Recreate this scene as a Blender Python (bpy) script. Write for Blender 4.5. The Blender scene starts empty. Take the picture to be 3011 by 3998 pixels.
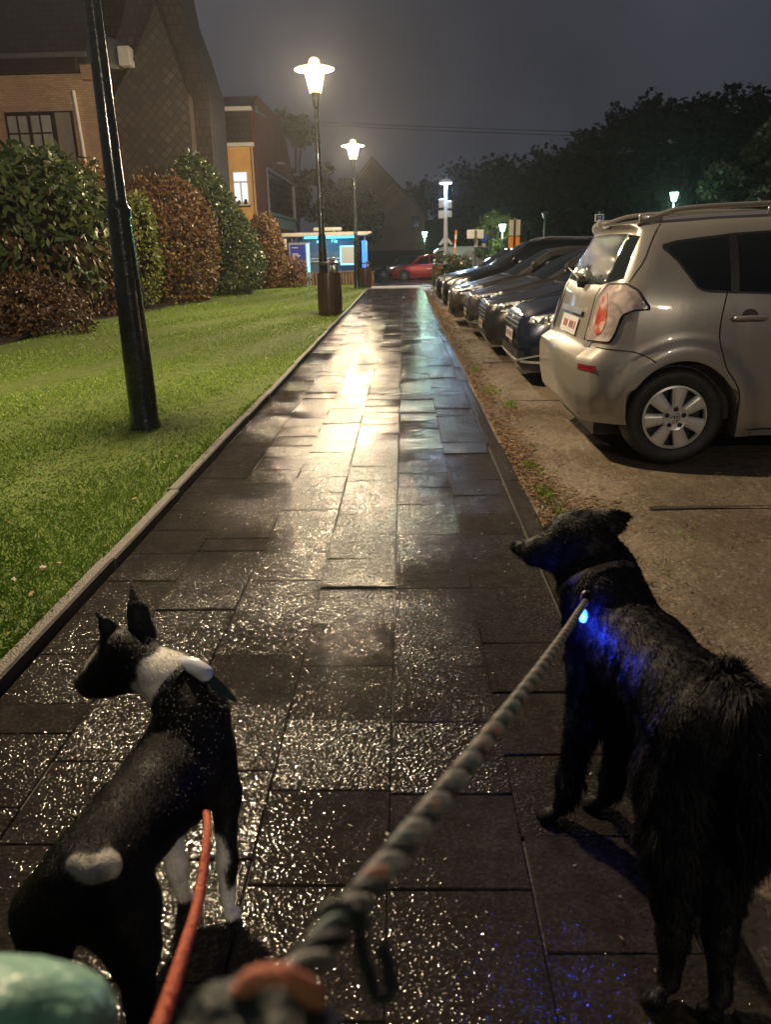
import bpy, bmesh, math, random
import numpy as np
from mathutils import Vector, Matrix
from mathutils.bvhtree import BVHTree

random.seed(7)
RNG = np.random.default_rng(7)
SC = bpy.context.scene
COL = SC.collection
R = math.radians

# ------------------------------------------------------------------ helpers
class MB:
    """collects simple shapes and links them as one mesh object"""
    def __init__(self):
        self.v = []; self.f = []; self.m = []; self.mi = 0
    def add(self, verts, faces):
        o = len(self.v)
        self.v.extend([tuple(p) for p in verts])
        self.f.extend([tuple(i + o for i in f) for f in faces])
        self.m.extend([self.mi] * len(faces))
        return self
    def box(self, x0, x1, y0, y1, z0, z1, b=0.0):
        if b <= 0:
            v = [(x0,y0,z0),(x1,y0,z0),(x1,y1,z0),(x0,y1,z0),(x0,y0,z1),(x1,y0,z1),(x1,y1,z1),(x0,y1,z1)]
            return self.add(v, [(3,2,1,0),(4,5,6,7),(0,1,5,4),(1,2,6,5),(2,3,7,6),(3,0,4,7)])
        bm = bmesh.new()
        bmesh.ops.create_cube(bm, size=1)
        bmesh.ops.scale(bm, vec=(x1-x0, y1-y0, z1-z0), verts=bm.verts)
        bmesh.ops.translate(bm, vec=((x0+x1)/2, (y0+y1)/2, (z0+z1)/2), verts=bm.verts)
        bmesh.ops.bevel(bm, geom=list(bm.edges), offset=b, segments=2, affect='EDGES', profile=.5)
        bm.verts.index_update()
        self.add([v.co[:] for v in bm.verts], [[v.index for v in f.verts] for f in bm.faces])
        bm.free(); return self
    def tube(self, pts, rad, n=10, caps=True, flat=1.0):
        pts = [Vector(p) for p in pts]
        if not hasattr(rad, '__len__'): rad = [rad] * len(pts)
        ring = []; up = None
        for i, p in enumerate(pts):
            a = pts[max(i-1, 0)]; b = pts[min(i+1, len(pts)-1)]
            t = (b - a).normalized()
            if up is None:
                up = Vector((0,0,1)) if abs(t.z) < .9 else Vector((1,0,0))
            s = t.cross(up).normalized(); up = s.cross(t).normalized()
            ring.append([p + (s*math.cos(2*math.pi*k/n) + up*flat*math.sin(2*math.pi*k/n))*rad[i] for k in range(n)])
        v = [q for r in ring for q in r]; f = []
        for i in range(len(pts)-1):
            for k in range(n):
                f.append((i*n+k, i*n+(k+1)%n, (i+1)*n+(k+1)%n, (i+1)*n+k))
        if caps:
            f.append(tuple(range(n-1, -1, -1))); f.append(tuple((len(pts)-1)*n+k for k in range(n)))
        return self.add(v, f)
    def lathe(self, prof, n=32, c=(0,0,0), axis='Z', close=True):
        v = []; f = []
        for (r, h) in prof:
            for k in range(n):
                a = 2*math.pi*k/n; x, y = r*math.cos(a), r*math.sin(a)
                if axis == 'Z': q = (c[0]+x, c[1]+y, c[2]+h)
                elif axis == 'Y': q = (c[0]+x, c[1]+h, c[2]+y)
                else: q = (c[0]+h, c[1]+x, c[2]+y)
                v.append(q)
        for i in range(len(prof)-1):
            for k in range(n):
                f.append((i*n+k, i*n+(k+1)%n, (i+1)*n+(k+1)%n, (i+1)*n+k))
        if close:
            if prof[0][0] > 1e-4: f.append(tuple(range(n-1,-1,-1)))
            if prof[-1][0] > 1e-4: f.append(tuple((len(prof)-1)*n+k for k in range(n)))
        return self.add(v, f)
    def grid(self, P):
        nu = len(P); nv = len(P[0])
        v = [p for r in P for p in r]
        f = [(i*nv+j, (i+1)*nv+j, (i+1)*nv+j+1, i*nv+j+1) for i in range(nu-1) for j in range(nv-1)]
        return self.add(v, f)
    def prism(self, poly, d, axis='Y', a=0.0):
        """2-D outline pushed from a to a+d along an axis (Y: outline in XZ, X: outline in YZ, Z: outline in XY)"""
        def q(p, t):
            return (p[0], t, p[1]) if axis == 'Y' else ((t, p[0], p[1]) if axis == 'X' else (p[0], p[1], t))
        n = len(poly)
        v = [q(p, a) for p in poly] + [q(p, a+d) for p in poly]
        f = [tuple(range(n)), tuple(range(2*n-1, n-1, -1))] + [(i, n+i, n+(i+1)%n, (i+1)%n) for i in range(n)]
        return self.add(v, f)
    def build(self, name, mats, parent=None, smooth=False, sharp=35):
        me = bpy.data.meshes.new(name)
        me.from_pydata(self.v, [], self.f)
        if not isinstance(mats, (list, tuple)): mats = [mats]
        for m in mats: me.materials.append(m)
        if len(mats) > 1: me.polygons.foreach_set('material_index', self.m)
        bm = bmesh.new(); bm.from_mesh(me); bmesh.ops.recalc_face_normals(bm, faces=bm.faces); bm.to_mesh(me); bm.free()
        if smooth:
            me.polygons.foreach_set('use_smooth', [True]*len(me.polygons))
            if sharp: me.set_sharp_from_angle(angle=R(sharp))
        me.update()
        o = bpy.data.objects.new(name, me); COL.objects.link(o)
        if parent is not None: o.parent = parent
        return o

def npmesh(name, V, F, mat, parent=None, smooth=False, col=None):
    """fast mesh from arrays: V (n,3), F (m,k) with k = 3 or 4"""
    me = bpy.data.meshes.new(name)
    V = np.ascontiguousarray(V, np.float32); F = np.ascontiguousarray(F, np.int32)
    k = F.shape[1]
    me.vertices.add(len(V)); me.vertices.foreach_set('co', V.ravel())
    me.loops.add(F.size); me.loops.foreach_set('vertex_index', F.ravel())
    me.polygons.add(len(F)); me.polygons.foreach_set('loop_start', np.arange(0, F.size, k, dtype=np.int32))
    if smooth: me.polygons.foreach_set('use_smooth', np.ones(len(F), bool))
    if col is not None:
        ca = me.color_attributes.new('coat', 'FLOAT_COLOR', 'POINT')
        c4 = np.ones((len(V), 4), np.float32); c4[:, :3] = col
        ca.data.foreach_set('color', c4.ravel())
    me.update(calc_edges=True); me.validate()
    for m in (mat if isinstance(mat, (list, tuple)) else [mat]): me.materials.append(m)
    o = bpy.data.objects.new(name, me); COL.objects.link(o)
    if parent is not None: o.parent = parent
    return o

def tag(o, label=None, cat=None, group=None, kind=None):
    if label: o['label'] = label
    if cat: o['category'] = cat
    if group: o['group'] = group
    if kind: o['kind'] = kind
    return o

def thing(name, label, cat, loc=(0,0,0), rotz=0, group=None):
    o = bpy.data.objects.new(name, None); COL.objects.link(o)
    o.location = loc; o.rotation_euler = (0, 0, rotz); o.empty_display_size = .2
    return tag(o, label, cat, group)

def copy_tree(o, parent=None):
    c = o.copy(); COL.objects.link(c)
    if parent is not None: c.parent = parent
    for ch in list(o.children): copy_tree(ch, c)
    return c

# ------------------------------------------------------------------ materials
class NT:
    def __init__(self, name):
        self.mat = bpy.data.materials.new(name); self.mat.use_nodes = True
        self.t = self.mat.node_tree; self.b = self.t.nodes['Principled BSDF']
        self.out = self.t.nodes['Material Output']; self._co = None
    def n(self, typ, **kw):
        nd = self.t.nodes.new(typ)
        for k, v in kw.items():
            if k.startswith('i_'):
                key = k[2:].replace('_', ' ')
                nd.inputs[key].default_value = v
            else: setattr(nd, k, v)
        return nd
    def l(self, a, b): self.t.links.new(a, b)
    def co(self, world=False):
        if world: return self.n('ShaderNodeNewGeometry').outputs['Position']
        if self._co is None: self._co = self.n('ShaderNodeTexCoord').outputs['Object']
        return self._co
    def noise(self, scale, detail=4, rough=.55, co=None, dist=0):
        nd = self.n('ShaderNodeTexNoise'); nd.inputs['Scale'].default_value = scale
        nd.inputs['Detail'].default_value = detail; nd.inputs['Roughness'].default_value = rough; nd.inputs['Distortion'].default_value = dist
        self.l(co if co is not None else self.co(), nd.inputs['Vector']); return nd.outputs['Fac']
    def voro(self, scale, out='Distance', co=None, feat='F1'):
        nd = self.n('ShaderNodeTexVoronoi'); nd.feature = feat; nd.inputs['Scale'].default_value = scale
        self.l(co if co is not None else self.co(), nd.inputs['Vector']); return nd.outputs[out]
    def ramp(self, fac, stops, interp='LINEAR'):
        nd = self.n('ShaderNodeValToRGB'); cr = nd.color_ramp; cr.interpolation = interp
        while len(cr.elements) < len(stops): cr.elements.new(.5)
        for e, (p, c) in zip(cr.elements, stops):
            e.position = p; e.color = (c, c, c, 1) if not hasattr(c, '__len__') else tuple(c) + (1,)
        self.l(fac, nd.inputs['Fac']); return nd.outputs['Color']
    def mix(self, fac, a, b, mode='MIX'):
        nd = self.n('ShaderNodeMix'); nd.data_type = 'RGBA'; nd.blend_type = mode
        for s, x in ((nd.inputs[0], fac), (nd.inputs[6], a), (nd.inputs[7], b)):
            if hasattr(x, 'is_output'): self.l(x, s)
            elif hasattr(x, '__len__'): s.default_value = tuple(x) + (1,) if len(x) == 3 else x
            else: s.default_value = x if s is nd.inputs[0] else (x, x, x, 1)
        return nd.outputs[2]
    def math(self, op, a, b=None):
        nd = self.n('ShaderNodeMath'); nd.operation = op
        for i, x in enumerate((a, b)):
            if x is None: continue
            if hasattr(x, 'is_output'): self.l(x, nd.inputs[i])
            else: nd.inputs[i].default_value = x
        return nd.outputs[0]
    def bump(self, h, strength=.3, dist=.01, to='Normal', prev=None):
        nd = self.n('ShaderNodeBump'); nd.inputs['Strength'].default_value = strength; nd.inputs['Distance'].default_value = dist
        self.l(h, nd.inputs['Height'])
        if prev is not None: self.l(prev, nd.inputs['Normal'])
        if to: self.l(nd.outputs[0], self.b.inputs[to])
        return nd.outputs[0]
    def set(self, **kw):
        for k, v in kw.items():
            s = self.b.inputs[k.replace('_', ' ')]
            if hasattr(v, 'is_output'): self.l(v, s)
            elif hasattr(v, '__len__') and len(v) == 3: s.default_value = tuple(v) + (1,)
            else: s.default_value = v
        return self

M = {}
def simple(name, col, rough=.5, metal=0.0, var=.25, vs=6.0, bs=0.0, bsc=60.0, coat=0.0, spec=.5):
    t = NT(name)
    n = t.noise(vs, 5)
    a = tuple(c*(1-var) for c in col); b = tuple(min(1, c*(1+var)) for c in col)
    t.set(Base_Color=t.ramp(n, [(.3, a), (.7, b)]), Metallic=metal, Specular_IOR_Level=spec)
    t.set(Roughness=t.ramp(t.noise(vs*2.3, 3), [(.3, max(.02, rough-.08)), (.7, min(1, rough+.08))]))
    if coat: t.set(Coat_Weight=coat, Coat_Roughness=.05)
    if bs: t.bump(t.noise(bsc, 3), bs, .01)
    M[name] = t.mat; return t.mat

def emis(name, col, st, base=(.8,.8,.8)):
    t = NT(name); t.set(Base_Color=base, Emission_Color=col, Emission_Strength=st, Roughness=.4)
    M[name] = t.mat; return t.mat

def leafmat(name, c1, c2, c3, rough=.4, trans=.0, spec=.5):
    t = NT(name)
    g = t.n('ShaderNodeNewGeometry').outputs['Random Per Island']
    c = t.ramp(g, [(0, c1), (.5, c2), (1, c3)])
    t.set(Base_Color=c, Roughness=rough, Specular_IOR_Level=spec)
    if trans: t.set(Transmission_Weight=0)
    M[name] = t.mat; return t.mat
# ------------------------------------------------------------------ setting: ground, path, lawn, road
XL, XR = -1.27, 0.56            # paved width between the kerbs
PATH_END = 28.4

# wide base ground reaching the horizon
t = NT('ground_earth')
n1 = t.noise(.6, 6); 
t.set(Base_Color=t.ramp(n1, [(.3, (.03,.025,.018)), (.7, (.06,.05,.035))]), Roughness=.9); t.bump(t.noise(12, 5), .5, .03)
M['earth'] = t.mat
tag(MB().grid([[(x, y, z) for (y, z) in ((-60,-.06),(27,-.06),(31,-.16),(36,-.3),(47,-.5),(60,-.5),(600,-.5))] for x in (-400,-60,-20,0,20,60,400)]).build('ground', M['earth']), 'dark bare ground under and around the park', kind='structure')

# gravel of the car park
t = NT('gravel')
co = t.co(True)
big = t.noise(.9, 5, .6, co); fine = t.noise(38, 5, .7, co); peb = t.voro(95, 'Distance', co); pebc = t.voro(95, 'Color', co)
base = t.ramp(fine, [(.25, (.078,.06,.041)), (.5, (.145,.113,.078)), (.75, (.23,.187,.135))])
base = t.mix(t.ramp(big, [(.38, 0.0), (.62, .75)]), base, (.085,.066,.046))
sep = t.n('ShaderNodeSeparateColor'); t.l(pebc, sep.inputs[0])
base = t.mix(t.ramp(sep.outputs[0], [(.945, 0.0), (.97, .6)]), base, (.27,.235,.19))
base = t.mix(t.ramp(sep.outputs[1], [(.94, 0.0), (.97, .7)]), base, (.045,.035,.025))
t.set(Base_Color=base, Roughness=t.ramp(big, [(.38, .75), (.62, .3)]), Specular_IOR_Level=.35)
hh = t.math('ADD', t.math('MULTIPLY', fine, .6), t.math('MULTIPLY', peb, .25))
b1 = t.bump(t.noise(2.6, 6, .65, co), .8, .07, None)
t.bump(hh, .6, .010, 'Normal', b1)
M['gravel'] = t.mat
def sheet(x0, x1, y0, y1, z, nx, ny, amp, sc):
    xs = np.linspace(x0, x1, nx); ys = np.linspace(y0, y1, ny)
    P = []
    for x in xs:
        P.append([(x, y, z + amp*(math.sin(x*sc+1.3*math.sin(y*sc*.7)) + math.sin(y*sc*1.31+x*.6))) for y in ys])
    return P
tag(MB().grid(sheet(XR+.09, 26, -9, 30.5, -.012, 60, 120, .006, 2.1)).build('car_park_ground', M['gravel'], smooth=True, sharp=0), 'brown gravel surface of the car park', kind='structure')

# dark timber strips that part the bays
simple('bay_timber', (.035,.026,.019), .7, bs=.4)
for y in (3.72, 6.7, 9.15, 11.6, 13.6):
    m = MB(); P = []
    for i in range(9 if y < 4 else 40):
        x = (1.25 if y < 4 else .95) + i*.1
        wv = .02*math.sin(x*2.3+y); hw_ = .012+.006*math.sin(x*5+y*2); P.append([(x, y + wv - hw_, -.004), (x, y + wv, .0035+.004*math.sin(x*4.1+y)), (x, y + wv + hw_, -.004)])
    m.grid(P)
    tag(m.build('bay_strip', M['bay_timber']), 'dark weathered strip between parking bays', kind='structure')

# paving: wet concrete slabs, one mesh
def slab_material(name, wet):
    t = NT(name); co = t.co(True)
    rnd = t.n('ShaderNodeNewGeometry').outputs['Random Per Island']
    big = t.noise(1.5, 5, .6, co); fine = t.noise(150, 3, .6, co); mid = t.noise(14, 5, .6, co)
    c = t.ramp(mid, [(.3, (.021,.0182,.0156)), (.7, (.043,.0375,.032))])
    c = t.mix(t.ramp(rnd, [(0, .0), (1, .4)]), c, (.016,.0135,.0115))
    c = t.mix(t.ramp(t.noise(42, 4, .7, co), [(.66, 0.0), (.72, .5)]), c, (.10,.085,.068))
    # wet film: smooth where water lies, grainy where the slab stands out of it
    film = t.math('ADD', t.math('MULTIPLY', big, .75), t.math('MULTIPLY', rnd, .28))
    g1 = t.voro(125, 'Distance', co, 'SMOOTH_F1')
    c = t.mix(t.ramp(g1, [(.2, 0.0), (.5, .55)]), c, (.012,.010,.0085))
    filmr = t.ramp(film, [(.40, .0), (.62, 1.0)])
    t.set(Base_Color=c, Roughness=t.ramp(film, [(.40, .05), (.62, .115)]), Specular_IOR_Level=t.math('MULTIPLY', t.ramp(t.math('ADD', t.math('MULTIPLY', rnd, .5), t.math('MULTIPLY', t.noise(2.7, 5, .6, co), .8)), [(.36, .15), (.8, .50)]), t.ramp(g1, [(.22, 1.0), (.48, .12)])), Coat_Weight=.0)
    g1 = t.voro(125, 'Distance', co, 'SMOOTH_F1'); g2 = t.noise(150, 0, .5, co)
    grain = t.math('ADD', g1, t.math('MULTIPLY', g2, .5))
    gh = t.math('MULTIPLY', grain, t.math('ADD', t.math('MULTIPLY', filmr, .6), .42))
    dv = t.voro(105, 'Distance', co); dc = t.n('ShaderNodeSeparateColor'); t.l(t.voro(105, 'Color', co), dc.inputs[0])
    drop = t.math('MULTIPLY', t.ramp(dv, [(.12, 1.0), (.38, 0.0)]), t.ramp(dc.outputs[0], [(.80, 0.0), (.82, 1.0)]))
    gh = t.math('ADD', gh, t.math('MULTIPLY', drop, .9))
    b0 = t.bump(t.noise(5.5, 3, .5, co), .3, .012, None)
    t.bump(gh, .46, .0062, 'Normal', b0)
    M[name] = t.mat; return t.mat
slab_material('wet_slab', 1)
m = MB(); S = .302
cols = np.linspace(XL, XR, 7)
rs = random.Random(3)
def slab(m, x0, x1, y0, y1):
    g = .0010; b = .0028
    cz = max(-.004, rs.gauss(0, .0013)); tx = rs.gauss(0, .0075); ty = rs.gauss(0, .0085)
    xm, ym = (x0+x1)/2, (y0+y1)/2
    def q(x, y, dz): return (x, y, cz + tx*(x-xm) + ty*(y-ym) + dz)
    X = [x0+g, x0+g+b, x1-g-b, x1-g]; Y = [y0+g, y0+g+b, y1-g-b, y1-g]
    v = [q(X[1],Y[1],0), q(X[2],Y[1],0), q(X[2],Y[2],0), q(X[1],Y[2],0),
         q(X[0],Y[0],-.0025), q(X[3],Y[0],-.0025), q(X[3],Y[3],-.0025), q(X[0],Y[3],-.0025),
         q(X[0],Y[0],-.03), q(X[3],Y[0],-.03), q(X[3],Y[3],-.03), q(X[0],Y[3],-.03)]
    m.add(v, [(0,1,2,3),(4,5,1,0),(5,6,2,1),(6,7,3,2),(7,4,0,3),(8,9,5,4),(9,10,6,5),(10,11,7,6),(11,8,4,7)])
for ci in range(6):
    off = (.151 if ci % 2 else 0) + rs.uniform(-.05, .05)
    y = -3 + off; cx0 = cols[ci]; cx1 = cols[ci+1]
    jl = 0
    while y < PATH_END - .1:
        l = S if rs.random() > .08 else S*rs.choice((.5, 1.0))
        jit = max(-.004, min(.004, rs.gauss(0, .004))) if ci not in (3, 4) else 0
        slab(m, cx0 + (jit if ci not in (0, 4) else 0), cx1 + (0 if ci in (3, 5) else jit*.6), y, min(y + l, PATH_END)); y += l
tag(m.build('footpath', M['wet_slab']), 'wet footpath of square concrete slabs', kind='structure')
# bedding under the joints
simple('joint_sand', (.018,.0155,.013), .6, bs=.4)
tag(MB().add([(XL-.01,-3,-.008),(XR+.01,-3,-.008),(XR+.01,PATH_END,-.008),(XL-.01,PATH_END,-.008)], [(0,1,2,3)]).build('path_bedding', M['joint_sand']), 'dark joints between the path slabs', kind='structure')

# kerbs
t = NT('kerb_stone'); co = t.co(True)
t.set(Base_Color=t.ramp(t.noise(120, 4, .7, co), [(.3, (.06,.053,.043)), (.7, (.18,.16,.135))]), Roughness=.55); t.bump(t.voro(130, 'Distance', co), .7, .008); M['kerb'] = t.mat
t = NT('kerb_face_dark'); co = t.co(True)  # darker tone for the path side of the kerb
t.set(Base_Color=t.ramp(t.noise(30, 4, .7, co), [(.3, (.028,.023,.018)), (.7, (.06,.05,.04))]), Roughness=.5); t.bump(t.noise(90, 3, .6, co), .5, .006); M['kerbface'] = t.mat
def kerb_run(name, x0, x1, zt, label, mats, ln=1.0):
    m = MB(); y = -3.0; k = 0
    while y < PATH_END:
        y1 = min(y + ln, PATH_END); dx = rs.gauss(0, .006); dz = rs.gauss(0, .003); b = .008
        m.mi = 0
        yy0, yy1 = y+.003, y1-.003
        m.add([(x0+dx+b,yy0,zt+dz),(x1+dx-b,yy0,zt+dz),(x1+dx-b,yy1,zt+dz),(x0+dx+b,yy1,zt+dz)], [(0,1,2,3)])
        m.mi = 1
        m.add([(x1+dx-b,yy0,zt+dz),(x1+dx,yy0,zt+dz-b),(x1+dx,yy1,zt+dz-b),(x1+dx-b,yy1,zt+dz)], [(0,1,2,3)])
        m.add([(x1+dx,yy0,zt+dz-b),(x1+dx,yy0,-.04),(x1+dx,yy1,-.04),(x1+dx,yy1,zt+dz-b)], [(0,1,2,3)])
        m.mi = 0
        m.add([(x0+dx+b,yy0,zt+dz),(x0+dx,yy0,zt+dz-b),(x0+dx,yy0,-.04),(x1+dx,yy0,-.04),(x1+dx,yy0,zt+dz-b),(x1+dx-b,yy0,zt+dz)], [(0,1,2,3,4,5)])
        m.add([(x0+dx,yy0,zt+dz-b),(x0+dx+b,yy0,zt+dz),(x0+dx+b,yy1,zt+dz),(x0+dx,yy1,zt+dz-b)], [(0,1,2,3)])
        m.add([(x0+dx,yy0,-.04),(x0+dx,yy0,zt+dz-b),(x0+dx,yy1,zt+dz-b),(x0+dx,yy1,-.04)], [(0,1,2,3)])
        y = y1
    tag(m.build(name, mats), label, kind='structure')
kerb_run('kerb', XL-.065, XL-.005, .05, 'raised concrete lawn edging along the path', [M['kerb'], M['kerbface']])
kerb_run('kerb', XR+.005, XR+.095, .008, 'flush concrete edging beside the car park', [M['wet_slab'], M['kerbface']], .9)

# litter of needles and leaves along the right kerb, and grass tufts
def blades(n, xf, yf, zf, hmin, hmax, w, lean, rng):
    x = xf(n); y = yf(n); z = zf(x, y)
    h = rng.uniform(hmin, hmax, n); a = rng.uniform(0, 2*np.pi, n); la = rng.uniform(0, 2*np.pi, n); le = rng.uniform(0, lean, n)*h
    dx, dy = np.cos(a)*w/2, np.sin(a)*w/2
    V = np.empty((n, 4, 3), np.float32)
    V[:, 0] = np.c_[x-dx, y-dy, z]; V[:, 1] = np.c_[x+dx, y+dy, z]
    mx, my = np.cos(la)*le*.4, np.sin(la)*le*.4
    V[:, 2] = np.c_[x+dx*.6+mx, y+dy*.6+my, z+h*.6]; 
    V[:, 3] = np.c_[x+mx*2.5, y+my*2.5, z+h*np.sqrt(np.maximum(.15, 1-(le/h)**2*.5))]
    V = V.reshape(-1, 3); b = np.arange(n)*4
    F = np.concatenate([np.c_[b, b+1, b+2], np.c_[b, b+2, b+3]])
    return V, F
leafmat('needle_litter', (.05,.026,.012), (.13,.065,.026), (.2,.12,.05), .6)
n = 16000
rng = np.random.default_rng(11)
yy = 2.2 + 24*rng.random(n)**1.7
wob = .09*np.sin(yy*2.3) + .06*np.sin(yy*5.1+1)
xx = XR + .10 + np.abs(rng.normal(0, 1, n))*(.13+wob.clip(0))*.85
L = rng.uniform(.012, .05, n); a = rng.normal(np.pi/2, .9, n); z = np.full(n, .006) + rng.random(n)*.012*np.exp(-(xx-XR-.1)*4)
w = rng.uniform(.0012, .004, n)
dx, dy = np.cos(a)*L/2, np.sin(a)*L/2; nx, ny = -np.sin(a)*w, np.cos(a)*w
V = np.stack([np.c_[xx-dx-nx, yy-dy-ny, z], np.c_[xx+dx-nx, yy+dy-ny, z+rng.uniform(-.002,.008,n)], np.c_[xx+dx+nx, yy+dy+ny, z+rng.uniform(0,.008,n)], np.c_[xx-dx+nx, yy-dy+ny, z+.003]], 1).reshape(-1, 3)
tag(npmesh('leaf_litter', V, np.arange(n*4).reshape(-1, 4), M['needle_litter']), 'rusty brown needle and leaf litter along the kerb', kind='stuff')

leafmat('grass_blade', (.10,.19,.016), (.185,.32,.033), (.31,.38,.08), .36, spec=.45)
# lawn base
t = NT('lawn_base'); co = t.co(True)
t.set(Base_Color=t.ramp(t.noise(7, 6, .65, co), [(.3, (.07,.10,.014)), (.55, (.125,.185,.024)), (.75, (.14,.13,.045))]), Roughness=.8); t.bump(t.noise(45, 4, .7, co), .9, .03); M['lawnb'] = t.mat
HX = lambda y: -6.15 - .25*math.sin(y*.5) - (0.25 if y < 16 else 0)      # back edge of the lawn
P = []
ys = np.linspace(-4, 32.2, 90)
for i in range(24):
    u = i/23
    P.append([((XL-.066)*(1-u) + HX(y)*u, y, .022 + .012*math.sin(y*1.1+u*9)*u + .01*math.sin(u*23+y)) for y in ys])
tag(MB().grid(P).build('lawn', M['lawnb'], smooth=True, sharp=0), 'wet green lawn between path and shrubs', kind='structure')
simple('bed_soil', (.03,.02,.013), .9, bs=.8, bsc=25)
P = []
for i in range(20):
    u = i/19
    P.append([(HX(y)*(1-u) + (-16)*u, y, .02 + .05*min(1, u*6) + .02*math.sin(y*3+u*30)) for y in ys])
tag(MB().grid(P).build('planting_bed', M['bed_soil'], smooth=True, sharp=0), 'dark soil bed under the shrubs', kind='structure')
zl = lambda x, y: np.full(len(x), .018)
rng = np.random.default_rng(5)
Vs, Fs, o = [], [], 0
for (n, y0, y1, h0, h1, w, le) in ((60000, 1.2, 4.5, .012, .034, .0042, 1.1), (75000, 4.5, 10, .012, .032, .0062, 1.1), (46000, 10, 20, .012, .034, .012, 1.0), (22000, 20, 32, .012, .034, .022, 1.0)):
    yv = rng.uniform(y0, y1, n); 
    # near the camera only the strip that can be seen
    xmin = np.maximum(-6.3, -yv*.72 - .9) if y1 < 11 else np.full(n, -6.2)
    xv = (XL-.06) + (xmin - (XL-.06))*rng.random(n)
    V, F = blades(n, lambda k: xv, lambda k: yv, zl, h0, h1, w, le, rng)
    Vs.append(V); Fs.append(F + o); o += len(V)
yv = 1.2 + 20*rng.random(9000)**1.4; cl_ = (np.sin(yv*3.1)+np.sin(yv*7.7+1)+np.sin(yv*1.3)) > -.2; yv = yv[cl_]; nk_ = len(yv)
V, F = blades(nk_, lambda k: XL-.066 + rng.normal(0, .010, nk_), lambda k: yv, lambda x, y: np.full(len(x), .03), .012, .04, .005, 1.4, rng); Vs.append(V); Fs.append(F + o)
tag(npmesh('grass', np.concatenate(Vs), np.concatenate(Fs), M['grass_blade']), 'short wet grass blades of the lawn', kind='stuff')
# a few fallen leaves on the lawn
leafmat('lawn_leaf', (.10,.05,.02), (.2,.12,.05), (.34,.26,.12), .4)
n = 420; ly = 1.6 + 22*rng.random(n)**1.5; lx = (XL-.1) + (np.maximum(-6.0, -ly*.72-.9) - (XL-.1))*rng.random(n); lc = np.c_[lx, ly, np.full(n, .036)]; ls = rng.uniform(.008, .022, n)[:, None]; la = rng.uniform(0, 6.28, n)
lu = np.c_[np.cos(la), np.sin(la), rng.uniform(-.4,.4,n)]*ls; lv = np.c_[-np.sin(la), np.cos(la), rng.uniform(-.4,.4,n)]*ls*.6
tag(npmesh('fallen_leaves', np.stack([lc-lu, lc-lv, lc+lu, lc+lv], 1).reshape(-1, 3), np.arange(n*4).reshape(-1, 4), M['lawn_leaf']), 'fallen autumn leaves dotted over the lawn', kind='stuff')
# small tufts by the right kerb
Vs, Fs, o = [], [], 0
for (cx, cy, r, n) in ((.76, 3.95, .05, 420), (.78, 3.6, .045, 160), (.77, 4.5, .05, 200), (.80, 7.2, .08, 260), (.78, 8.6, .06, 160), (.9,6.5,.05,200), (1.3, 3.3, .03, 14), (1.05,2.9,.04,16)):
    V, F = blades(n, lambda k: rng.normal(cx, r*.6, k), lambda k: rng.normal(cy, r*1.6, k), lambda x, y: np.zeros(len(x)), .010, .036, .004, 1.2, rng)
    Vs.append(V); Fs.append(F + o); o += len(V)
tag(npmesh('grass', np.concatenate(Vs), np.concatenate(Fs), M['grass_blade']), 'small green weed tufts beside the gravel', kind='stuff')
# fallen leaves and bits on the path
leafmat('path_bits', (.1,.075,.045), (.22,.18,.12), (.3,.27,.2), .35)
n = 420
y = 1.0 + 7*rng.random(n)**1.3; x = rng.uniform(XL, XR, n); s = rng.uniform(.001, .0036, n)*(1+(rng.random(n) > .95)*1.6); a = rng.uniform(0, 6.28, n); z = np.full(n, .006)
u = np.c_[np.cos(a), np.sin(a), np.zeros(n)]*(s*rng.uniform(1, 2.6, n))[:, None]; v = np.c_[-np.sin(a), np.cos(a), rng.uniform(-.3,.3,n)]*s[:, None]; c = np.c_[x, y, z]
V = np.stack([c-u, c-v*.8, c+u, c+v], 1).reshape(-1, 3)
tag(npmesh('leaf_litter', V, np.arange(n*4).reshape(-1, 4), M['path_bits']), 'tiny pale leaf scraps scattered on the slabs', kind='stuff')
# twigs and bits on gravel
n = 520
y = 2.0 + 5*rng.random(n); x = rng.uniform(XR+.25, 4.2, n); Lh = rng.uniform(.008, .05, n); a = rng.uniform(0, 6.28, n); w = .0025
u = np.c_[np.cos(a), np.sin(a), rng.uniform(-.1,.1,n)]*(Lh/2)[:, None]; v = np.c_[-np.sin(a), np.cos(a), np.zeros(n)]*w; c = np.c_[x, y, np.full(n, .008)]
V = np.stack([c-u-v, c+u-v, c+u+v, c-u+v], 1).reshape(-1, 3)
tag(npmesh('leaf_litter', V, np.arange(n*4).reshape(-1, 4), M['needle_litter']), 'scattered twigs and needles on the gravel', kind='stuff')

# road behind the path
t = NT('wet_asphalt'); co = t.co(True)
t.set(Base_Color=t.ramp(t.noise(20, 5, .6, co), [(.3, (.028,.028,.03)), (.7, (.055,.053,.052))]), Roughness=t.ramp(t.noise(1.2, 4, .5, co), [(.4, .16), (.65, .4)])); t.bump(t.noise(220, 2, .5, co), .5, .006); M['asphalt'] = t.mat
tag(MB().grid([[(x, y, z) for (y, z) in ((31.2,-.03),(36,-.14),(47,-.36),(52,-.38),(56,-.38))] for x in (-60, -30, -10, 0, 10, 30, 60)]).build('road', M['asphalt']), 'wet asphalt road across the end of the path', kind='structure')
simple('pave_light', (.2,.19,.175), .3, var=.2, vs=3, bs=.3)
m = MB(); m.box(-5.9, 5.5, 28.42, 31.2, -.2, -.012)
tag(m.build('pavement', M['pave_light']), 'wet pavement between path and road', kind='structure')
simple('road_paint', (.75,.75,.72), .35, var=.15, vs=9)
m = MB()
m.add([(-1.45,29.5,-.006),(.75,29.5,-.006),(.75,30.1,-.006),(-1.45,30.1,-.006)], [(0,1,2,3)])
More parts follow.
